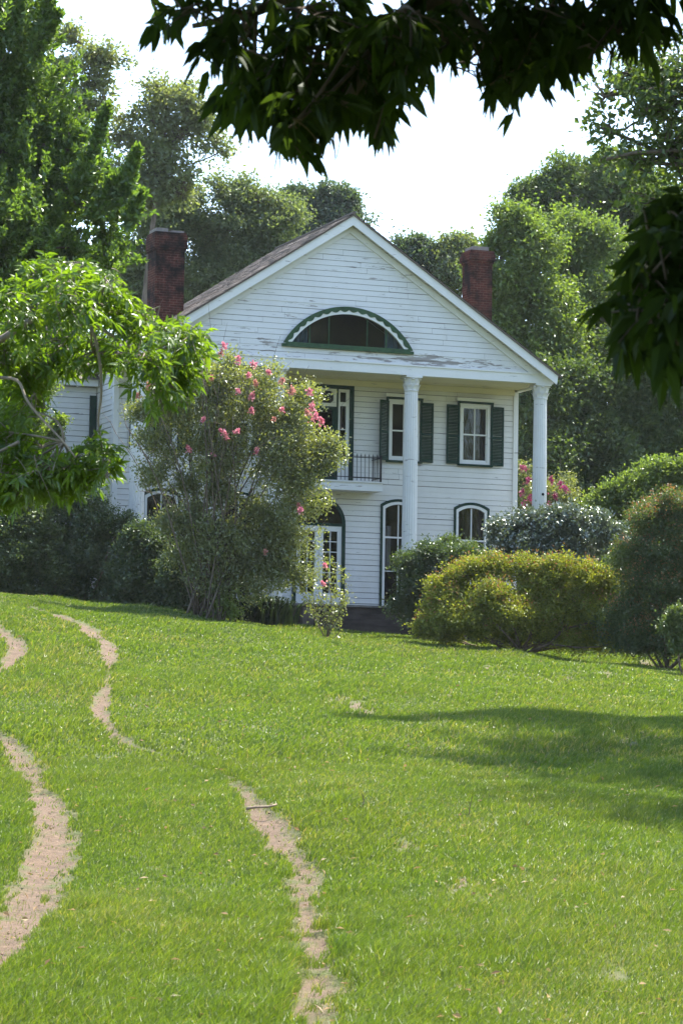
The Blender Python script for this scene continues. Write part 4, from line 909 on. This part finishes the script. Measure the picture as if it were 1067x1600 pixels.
def strap_plant():
    d = 79; base = gpt(405, d); rng = np.random.default_rng(78); e = empty('strap_leaf_clump', base, 'dark clump of arching strap leaves beside the pale stone pier', 'plant')
    g = Geo(); n = 1100
    for k in range(n):
        b = np.array([rng.normal()*.36, rng.normal()*.3, 0]); a = rng.uniform(0, 6.28); h = rng.uniform(.4, .85); o = rng.uniform(.15, .55); s = np.linspace(0, 1, 5)
        c = b[None]+np.stack([np.cos(a)*o*s**1.5, np.sin(a)*o*s**1.5, h*np.sin(s*2.0)], 1); w_ = np.array([.02, .028, .026, .018, .003])[:, None]*np.array([[-math.sin(a), math.cos(a), 0]])
        g.add(np.concatenate([c-w_, c+w_]), [(i, i+1, i+6, i+5) for i in range(4)], rng.random())
    g.build('strap_leaves', M['lf_strap'], e)
strap_plant()

# ------------------------------------------------------------------ near branches with compound leaves
def to_px(P):
    q = np.asarray(P)-EYE; z = q@FWD
    return CX+FPX*(q@RT)/z, CY-FPX*(q@UP)/z
def pinnate(gl, gs, rng, p, dirn, length, pairs, ll, lw, droop, keep=None, hang=.12):
    """one compound leaf: a drooping stalk with pairs of lance leaflets and one at the tip"""
    s = np.linspace(0, 1, 7); dirn = dirn/np.linalg.norm(dirn)
    pts = p+dirn*length*s[:, None]+np.array([0, 0, -1.0])*(droop*length*s**2)[:, None]
    if keep is not None:                       # the crown ends where the photographed one does
        for q in (pts[-1]+(pts[-1]-pts[-2])*2.2, pts[3]):
            if not keep(*to_px(q), rng): return
    gs.tube(pts, np.linspace(.0030, .0012, 7), 3, caps=False)
    tt = np.concatenate([np.linspace(.25, .97, pairs)]*2+[[1.0]]); sg = np.concatenate([np.ones(pairs), -np.ones(pairs), [0]])
    B = np.stack([np.interp(tt, s, pts[:, k]) for k in range(3)], 1)
    tan = unit(np.gradient(pts, axis=0)); Tn = np.stack([np.interp(tt, s, tan[:, k]) for k in range(3)], 1)
    up = np.array([0, 0, 1.0])+rng.normal(size=3)*.7; sd_ = unit(np.cross(Tn, up)); nn = np.cross(sd_, Tn)
    D = unit(Tn*.62+sd_*sg[:, None]*.85+np.array([0, 0, -hang])+rng.normal(size=B.shape)*.30)
    lv = ll*rng.uniform(.75, 1.15, len(B))*(.75+.4*tt)
    lance_leaves(gl, B, D, nn+rng.normal(size=B.shape)*.5, lv, lv*lw, rng.random()*.5+rng.random(len(B))*.5, .22)
def bough(gl, gs, gw, rng, start, cent, radius, shoots, ll, leaves=6, zflat=.9, droop=.5, pairs=5, lw=.30, keep=None, rach=1.9):
    """leafy shoots filling a ball round cent, fed by a thin limb from start"""
    inside = lambda p: keep is None or keep(*to_px(p), rng)
    if not inside(cent): return
    gw.tube(bend(start, cent, rng, 7, .04, .02), np.linspace(.010, .0045, 7), 5)
    ax = unit(cent-start)
    for k in range(shoots):
        b = cent+unit(rng.normal(size=3))*radius*rng.random()**.5*.95
        dr0 = unit(ax*.55+rng.normal(size=3)*.75+np.array([0, 0, .05])); ln = ll*rng.uniform(1.6, 3.2)
        pts = b+dr0*ln*np.linspace(0, 1, 5)[:, None]+np.array([0, 0, -1.0])*(np.linspace(0, 1, 5)**2*ln*.25)[:, None]
        if not (inside(b) and inside(pts[-1])): continue
        gw.tube(pts, np.linspace(.0045, .002, 5), 4, caps=False)
        gw.tube(bend(start+(cent-start)*rng.uniform(.6, 1), b, rng, 4, .12), np.linspace(.005, .0045, 4), 4, caps=False)
        sd = unit(np.cross(dr0, np.array([0, 0, 1.0])+rng.normal(size=3)*.4))
        for j in range(leaves):
            f = (j+.5+rng.uniform(-.3, .3))/leaves; p = np.array([np.interp(f*4, np.arange(5), pts[:, q]) for q in range(3)])
            d_ = dr0*.65+sd*(.8 if j % 2 else -.8)+rng.normal(size=3)*.35+np.array([0, 0, -.12])
            pinnate(gl, gs, rng, p, d_, ll*rach*rng.uniform(.6, 1.25), int(rng.integers(pairs-1, pairs+1)), ll*rng.uniform(.75, 1.15), lw, droop, keep, droop*.9)
def limb(gw, pts, d, r0, r1, dz=0):
    P = np.array([aim(x, y, d+dz*i) for i, (x, y) in enumerate(pts)]); k = len(P)*4; t = np.linspace(0, len(P)-1, k)
    Q = np.stack([np.interp(t, np.arange(len(P)), P[:, q]) for q in range(3)], 1)
    for _ in range(3): Q[1:-1] = (Q[:-2]+2*Q[1:-1]+Q[2:])/4
    gw.tube(Q, np.linspace(r0, r1, k), 8)
# sunlit pecan branch reaching in from the left, some twenty metres away
def left_pecan():
    d = 20.0; rng = np.random.default_rng(81); m = mpp(d)
    bx = aim(-560, 1100, d); base = np.array([bx[0], bx[1], float(ground(bx[0], bx[1]))-.1])
    e = empty('pecan_tree', base, 'sunlit branch of long leaflets reaching in from the left edge', 'tree')
    gl, gs, gw = Geo(), Geo(), Geo()
    trunk_top = aim(-540, 120, d)
    gw.tube(bend(base, trunk_top, rng, 9, .02), np.linspace(.34, .16, 9), 12)
    gw.tube(bend(aim(-548, 500, d), aim(-60, 560, d), rng, 8, .04, .06), np.linspace(.13, .03, 8), 8)
    limb(gw, [(-60, 560), (0, 532), (50, 498), (85, 480), (120, 482), (145, 505), (185, 530), (230, 560), (290, 570)], d, .028, .005)
    limb(gw, [(138, 500), (150, 530), (157, 570), (159, 620), (152, 655), (158, 690), (165, 740)], d, .013, .006)
    limb(gw, [(-60, 560), (-20, 590), (30, 590), (40, 625), (70, 660), (100, 690), (118, 715)], d, .014, .005, -.05)
    limb(gw, [(30, 690), (-30, 720)], d, .012, .008)
    limb(gw, [(60, 492), (75, 455), (110, 425), (140, 410)], d, .018, .006)
    limb(gw, [(118, 715), (138, 690), (160, 662)], d, .006, .003)
    ox = np.array([-300, 0, 30, 70, 130, 190, 215, 240, 270, 320, 345, 420]); oy = np.array([440, 440, 400, 393, 398, 425, 465, 475, 490, 505, 530, 545])
    lx = np.array([-300, 0, 40, 62, 70, 130, 175, 200, 206, 230, 262, 290, 305, 325, 345, 420]); ly = np.array([820, 812, 800, 790, 785, 788, 785, 770, 612, 680, 672, 655, 640, 600, 560, 548])
    def keep(x, y, rng):
        j = rng.normal()*6
        if 75 < x < 205 and 600 < y < 680 and rng.random() < .8: return False
        return np.interp(x, ox, oy)+j < y < np.interp(x, lx, ly)+j
    S = {'a': aim(60, 492, d), 'b': aim(140, 500, d), 'c': aim(230, 560, d), 'd': aim(100, 690, d), 'e': aim(-30, 570, d), 'f': aim(165, 740, d)}
    for (k, x, y, r, n, dz) in (('a', 70, 430, 44, 17, 0), ('a', 120, 420, 40, 16, .3), ('a', 35, 470, 36, 12, -.3), ('b', 165, 440, 40, 15, 0), ('b', 190, 480, 44, 18, .2), ('b', 110, 470, 40, 12, -.4), ('c', 235, 500, 40, 15, 0), ('c', 270, 530, 36, 13, .2), ('c', 300, 525, 28, 8, 0), ('c', 215, 560, 40, 13, -.3),
            ('c', 262, 590, 36, 12, 0), ('c', 298, 575, 26, 7, .2), ('c', 245, 635, 24, 5, 0), ('e', -10, 520, 40, 13, .2), ('e', 20, 560, 42, 15, .4), ('b', 90, 540, 46, 17, .4), ('b', 150, 560, 40, 13, .3), ('d', 40, 630, 40, 10, .3), ('d', 70, 735, 40, 14, 0), ('d', 110, 735, 36, 13, .1), ('f', 165, 735, 30, 12, 0), ('d', 130, 750, 34, 12, .2), ('d', 80, 760, 34, 12, .2), ('d', 30, 770, 34, 12, .1), ('d', -10, 760, 40, 12, .3), ('d', 60, 700, 30, 8, .2), ('d', 15, 740, 44, 13, .2), ('d', -10, 670, 40, 11, .3), ('c', 180, 600, 26, 5, .2), ('e', 60, 590, 36, 11, .6)):
        bough(gl, gs, gw, rng, S[k], aim(x, y, d+dz), r*m, max(2, int(n*.98)), .076, 5, .85, .16, 5, .30, keep)
    T = -base
    for q in (gl, gs, gw): q.V = [v+T for v in q.V]
    gl.build('leaflets', M['lf_pecan'], e); gw.build('limb', M['pale_bark'], e, True); gs.build('leaf_stalks', M['lf_pecan'], e)
left_pecan()
# dark branches hanging overhead and down the right, trunk out of the picture
def overhead():
    rng = np.random.default_rng(91); base = np.array([6.2, 6.6, -.1])
    e = empty('overhanging_tree', base, 'near tree whose dark leafy branches hang across the top and right edge', 'tree')
    gl, gs, gw = Geo(), Geo(), Geo(); gr = Geo()
    tops = base+np.array([.3, .6, 7.5]); gw.tube(bend(base, tops, rng, 9, .02), np.linspace(.38, .2, 9), 12)
    d = 10.5; m = mpp(d)
    hub = aim(1250, -330, d); gw.tube(bend(base+np.array([.15, .3, 6.6]), hub, rng, 8, .04), np.linspace(.18, .10, 8), 8)
    limb(gw, [(1250, -330), (1000, -160), (800, -70), (620, 20), (560, 130), (520, 190)], d, .075, .012)
    limb(gw, [(800, -70), (560, -60), (400, 20), (300, 40)], d, .04, .01)
    limb(gw, [(1000, -160), (980, 0), (960, 60)], d, .04, .01)
    limb(gw, [(700, -20), (760, 60), (780, 110)], d, .03, .008)
    bx_ = np.array([100, 185, 200, 222, 240, 262, 275, 300, 325, 350, 372, 385, 410, 425, 450, 478, 500, 522, 535, 560, 590, 607, 622, 640, 660, 690, 712, 735, 760, 780, 795, 812, 830, 850, 862, 880, 900, 930, 945, 970, 990, 1030, 1050, 1075, 1200])
    by_ = np.array([0, 20, 68, 72, 45, 95, 100, 125, 165, 195, 235, 200, 215, 270, 250, 262, 298, 262, 205, 190, 225, 248, 200, 150, 160, 150, 105, 125, 175, 205, 212, 175, 170, 135, 178, 130, 115, 122, 130, 118, 100, 112, 105, 80, 60])
    def keep(x, y, rng): return y < np.interp(x, bx_, by_)+rng.normal()*5-2 and x > 188+max(0, y)*.55*(y < 110)
    H = [aim(620, 20, d), aim(400, 20, d), aim(980, 0, d), aim(760, 60, d), aim(800, -70, d)]
    spec = [(1, 235, 30, 26, 3), (1, 285, 20, 50, 7), (1, 310, 85, 50, 10), (1, 350, 130, 48, 9), (1, 390, 60, 66, 13), (1, 400, 165, 44, 7), (0, 450, 100, 66, 13), (0, 460, 190, 44, 8), (0, 490, 225, 36, 6), (0, 510, 130, 62, 12), (0, 530, 185, 44, 8), (0, 560, 70, 70, 13), (0, 590, 150, 44, 7), (0, 620, 80, 56, 10),
            (0, 650, 20, 60, 10), (3, 690, 60, 50, 8), (3, 730, 100, 44, 8), (3, 760, 60, 56, 10), (3, 795, 130, 38, 6), (3, 800, 60, 60, 10), (2, 850, 70, 54, 9), (2, 890, 40, 60, 10), (2, 920, 90, 40, 6), (2, 960, 50, 50, 8), (2, 1005, 70, 42, 6), (2, 1035, 80, 32, 4), (2, 980, 0, 60, 8), (4, 850, 0, 70, 12), (4, 740, 0, 70, 12), (1, 480, 10, 70, 13), (1, 350, 20, 60, 9), (0, 420, 230, 26, 3), (0, 585, 215, 24, 2)]
    for (k, x, y, r, n) in spec: bough(gl, gs, gw, rng, H[k], aim(x, y, d+rng.uniform(-.5, .5)), r*m, max(2, int(n*.58)), .102, 5, .9, .55, 4, .34, keep, 1.5)
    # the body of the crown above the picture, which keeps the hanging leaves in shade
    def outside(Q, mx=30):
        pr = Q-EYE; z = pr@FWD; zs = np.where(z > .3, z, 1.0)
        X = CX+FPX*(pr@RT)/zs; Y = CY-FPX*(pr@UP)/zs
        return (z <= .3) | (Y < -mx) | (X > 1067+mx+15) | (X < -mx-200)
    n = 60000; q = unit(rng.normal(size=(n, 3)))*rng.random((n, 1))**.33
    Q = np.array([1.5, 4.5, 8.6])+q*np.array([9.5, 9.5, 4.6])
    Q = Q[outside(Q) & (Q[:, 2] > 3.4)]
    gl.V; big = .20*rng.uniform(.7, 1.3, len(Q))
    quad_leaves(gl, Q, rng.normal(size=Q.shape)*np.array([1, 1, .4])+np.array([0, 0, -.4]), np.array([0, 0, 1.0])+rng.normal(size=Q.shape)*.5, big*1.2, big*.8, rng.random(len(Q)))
    for k in range(14):
        t_ = np.array([1.5, 4.5, 8.6])+unit(rng.normal(size=3))*np.array([7, 7, 2.5]); pts = bend(base+np.array([.2, .4, 5.5]), t_, rng, 7, .06)
        if outside(pts, 60).all(): gw.tube(pts, np.linspace(.14, .03, 7), 7)
    # right hand cluster
    d2 = 8.2; m2 = mpp(d2); rh_ = aim(1230, 250, d2)
    gw.tube(bend(base+np.array([.05, .2, 5.6]), rh_, rng, 8, .04), np.linspace(.12, .05, 8), 8)
    limb(gw, [(1230, 250), (1130, 340), (1060, 400), (1000, 450)], d2, .04, .008)
    limb(gw, [(1130, 340), (1080, 480), (1040, 560)], d2, .03, .008)
    qx = np.array([880, 905, 925, 950, 975, 1000, 1040, 1100, 1300]); qt = np.array([500, 475, 425, 405, 385, 325, 292, 280, 150]); qb = np.array([490, 495, 505, 520, 575, 605, 612, 620, 640])
    def keep2(x, y, rng): return np.interp(x, qx, qt)+rng.normal()*5 < y < np.interp(x, qx, qb)+rng.normal()*5 and x > 903
    H2 = [aim(1060, 400, d2), aim(1090, 470, d2)]
    for (k, x, y, r, n) in ((0, 1045, 345, 46, 5), (0, 1085, 400, 70, 12), (0, 1010, 425, 56, 9), (0, 965, 460, 40, 4), (0, 1040, 470, 66, 13), (1, 1000, 520, 56, 9), (1, 1060, 540, 60, 11), (1, 1020, 580, 40, 5), (1, 1110, 520, 90, 14), (1, 1120, 600, 60, 6), (0, 1130, 330, 80, 10)):
        bough(gl, gs, gw, rng, H2[k], aim(x, y, d2+rng.uniform(-.4, .4)), r*m2, int(n*1.15), .115, 5, .9, .5, 4, .36, keep2, 1.6)
    n = 5000; c = aim(1230, 230, d2+1.4); Q = c+unit(rng.normal(size=(n, 3)))*rng.random((n, 1))**.4*np.array([1.0, 1.6, .8]); pr = Q-EYE; xx = CX+FPX*(pr@RT)/(pr@FWD); Q = Q[xx > 1110]
    lance_leaves(gl, Q, rng.normal(size=Q.shape)+np.array([0, 0, -.5]), np.array([0, 0, 1.0])+rng.normal(size=Q.shape)*.4, .15, .055, rng.random(len(Q)), .2)
    for q in (gl, gs, gw): q.V = [v-base for v in q.V]
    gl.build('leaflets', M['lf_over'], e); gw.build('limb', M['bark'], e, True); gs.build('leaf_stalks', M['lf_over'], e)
overhead()

# ------------------------------------------------------------------ grass, stick, weeds
def grass_mat():
    m, t, o = newmat('lawn_grass_blades')
    a = N_(t, 'ShaderNodeAttribute', attribute_name='var')
    c = ramp(t, a.outputs['Fac'], [(0, (.061, .099, .018)), (.45, (.097, .148, .026)), (.82, (.138, .184, .042)), (1, (.25, .22, .12))])
    n1 = noise(t, .35, 4, .55, (1, .5, 1)); n2 = noise(t, 1.7, 4, .6, (1, .45, 1))
    c = mixc(t, mth(t, 'MULTIPLY', mth(t, 'SUBTRACT', n1, .44, True), 3.0, True), c, mixc(t, 1.0, c, (1.22, 1.06, 1.2), 'MULTIPLY'))
    c = mixc(t, mth(t, 'MULTIPLY', mth(t, 'SUBTRACT', n2, .5, True), 3.0, True), c, mixc(t, 1.0, c, (.74, .86, 1.0), 'MULTIPLY'))
    df = N_(t, 'ShaderNodeBsdfDiffuse'); t.links.new(c, df.inputs[0]); tr = N_(t, 'ShaderNodeBsdfTranslucent')
    t.links.new(mixc(t, 1.0, c, (1.5, 1.55, .4), 'MULTIPLY'), tr.inputs[0])
    mx = N_(t, 'ShaderNodeMixShader'); mx.inputs[0].default_value = .42; t.links.new(df.outputs[0], mx.inputs[1]); t.links.new(tr.outputs[0], mx.inputs[2])
    gl = N_(t, 'ShaderNodeBsdfGlossy'); gl.inputs['Roughness'].default_value = .38
    m2 = N_(t, 'ShaderNodeMixShader'); m2.inputs[0].default_value = .022; t.links.new(mx.outputs[0], m2.inputs[1]); t.links.new(gl.outputs[0], m2.inputs[2]); t.links.new(m2.outputs[0], o.inputs[0]); return m
def grass():
    rng = np.random.default_rng(5); g = Geo()
    def zone(d0, d1, n, wbase, hmul):
        d = d0+(d1-d0)*rng.random(n)**.92; half = d*.125+np.where(d < 60, 3.2, 4.0); x = (rng.random(n)*2-1)*half
        q = dirt(x, d); keep = rng.random(n) > np.clip(q*1.25, 0, .965)
        x, d, q = x[keep], d[keep], q[keep]; n = len(x)
        z = ground(x, d)-.012
        tall = .55+.9*vnoise(x*.9, d*.45, 21)*vnoise(x*3.1, d*1.6, 22)*1.6
        h = rng.uniform(.045, .115, n)*tall*hmul*(1-.55*np.clip(q*2, 0, 1)); wd = wbase*rng.uniform(.7, 1.3, n)
        az = rng.uniform(0, 2*math.pi, n); lean = rng.uniform(.15, .95, n)*h
        wind = .30*h
        dx = np.cos(az)*lean+wind; dy = np.sin(az)*lean
        fa = rng.uniform(0, math.pi, n); sx = np.cos(fa)*wd/2; sy = np.sin(fa)*wd/2*.6
        b = np.stack([x, d, z], 1); mid = b+np.stack([dx*.38, dy*.38, h*.62], 1); tip = b+np.stack([dx, dy, h*rng.uniform(.8, 1.05, n)], 1)
        s = np.stack([sx, sy, 0*sx], 1)
        v = np.stack([b-s, b+s, mid+s*.8, mid-s*.8, tip], 1).reshape(-1, 3); k = (np.arange(n)*5)[:, None]
        dn = vnoise(x*.55+7, d*.22, 31)*.6+vnoise(x*2.1, d*.8, 33)*.4
        dry = rng.random(n) < .05+.25*np.clip(q*3, 0, 1)+.22*np.clip((dn-.54)*4, 0, 1); var = np.where(dry, rng.uniform(.85, 1, n), rng.random(n)*.82)
        g.add(v, k+np.array([[0, 1, 2, 3]]), var); g.more(k+np.array([[3, 2, 4]]), var)
    zone(13, 24, 640000, .0052, 1.0); zone(24, 36, 430000, .0085, 1.0); zone(36, 55, 255000, .017, 1.1); zone(55, 90, 340000, .026, 1.05)
    tag(g.build('grass', grass_mat()), 'bright green unmown lawn grass', 'grass', kind='stuff')
grass()
def pebbles():
    rng = np.random.default_rng(12); g = Geo(); oc = np.array([(1, 0, 0), (0, 1, 0), (-1, 0, 0), (0, -1, 0), (0, 0, .7), (0, 0, -.7)], float)
    fc = np.array([(0, 1, 4), (1, 2, 4), (2, 3, 4), (3, 0, 4), (1, 0, 5), (2, 1, 5), (3, 2, 5), (0, 3, 5)])
    for ln in LINES:
        i = rng.integers(0, len(ln), 600); x = ln[i, 0]+rng.normal(size=600)*ln[i, 2]*.6; d = ln[i, 1]+rng.normal(size=600)*.5
        ok = dirt(x, d) > .4; x, d = x[ok], d[ok]; m = len(x); r = .004+.014*rng.random(m)**4
        c = np.stack([x, d, ground(x, d)-.05], 1); v = c[:, None]+oc[None]*r[:, None, None]*rng.uniform(.6, 1.3, (m, 6, 1))
        g.add(v.reshape(-1, 3), (fc[None]+(np.arange(m)*6)[:, None, None]).reshape(-1, 3), np.repeat(rng.random(m), 8))
    tag(g.build('pebbles', plain('tan_pebbles', (.20, .135, .09), .9, .4, 30)), kind='stuff')
pebbles()
def fallen_leaves():
    rng = np.random.default_rng(14); n = 900; d = 17+70*rng.random(n)**1.3; x = (rng.random(n)*2-1)*(d*.125+1); P = np.stack([x, d, ground(x, d)+.035+.03*rng.random(n)], 1); g = Geo()
    quad_leaves(g, P, rng.normal(size=(n, 3))*np.array([1, 1, .3]), np.array([0, 0, 1.0])+rng.normal(size=(n, 3))*.5, .07*rng.uniform(.5, 1.3, n), .035, rng.random(n))
    tag(g.build('fallen_leaves', leafmat('dry_tan_leaves', (.14, .085, .04), (.32, .22, .11), .3, .02, .5, (1, 1, 1))), kind='stuff')
fallen_leaves()
def stick():
    a = on_ground(385, 1272); b = on_ground(432, 1268); g = Geo(); rng = np.random.default_rng(2)
    p = bend(a+np.array([0, 0, .05]), b+np.array([0, 0, .07]), rng, 7, .03); c = p[3].copy()
    g.tube(p-c, np.linspace(.016, .011, 7), 7); g.tube(np.array([p[4], p[4]+np.array([.05, .03, .04])])-c, [.008, .004], 5)
    o = g.build('stick', M['dead_wood'], None, True); o.location = c; tag(o, 'bleached dead stick lying across the right wheel rut', 'stick')
stick()
for (x0, y0, x1, y1, lab) in ((733, 1277, 738, 1245, 'dark dry weed stem standing in the lawn, the taller one'), (565, 1270, 567, 1242, 'short dark weed stem in the lawn right of the rut')):
    p = on_ground(x0, y0); t = aim(x1, y1, p[1]); g = Geo(); rng = np.random.default_rng(x0)
    pts = bend(p*0, t-p, rng, 6, .06); g.tube(pts, np.linspace(.006, .003, 6), 5)
    for i in (2, 3, 4): g.tube([pts[i], pts[i]+np.array([rng.normal()*.03, 0, .05])], [.003, .001], 4)
    o = g.build('weed_stem', M['stem']); o.location = p; tag(o, lab, 'weed', 'dry weed stems in the lawn')

# ------------------------------------------------------------------ summer haze: even thin air round the whole scene
def haze():
    g = Geo(); g.box(-2900, 2900, -380, 4800, -8, 60)
    m = bpy.data.materials.new('thin_summer_haze'); m.use_nodes = True; t = m.node_tree; t.nodes.clear()
    o = t.nodes.new('ShaderNodeOutputMaterial'); v = t.nodes.new('ShaderNodeVolumePrincipled')
    v.inputs['Color'].default_value = (.92, .95, 1, 1); v.inputs['Density'].default_value = 0.00010; v.inputs['Anisotropy'].default_value = .3
    t.links.new(v.outputs[0], o.inputs['Volume'])
    tag(g.build('haze', m), kind='stuff')
haze()
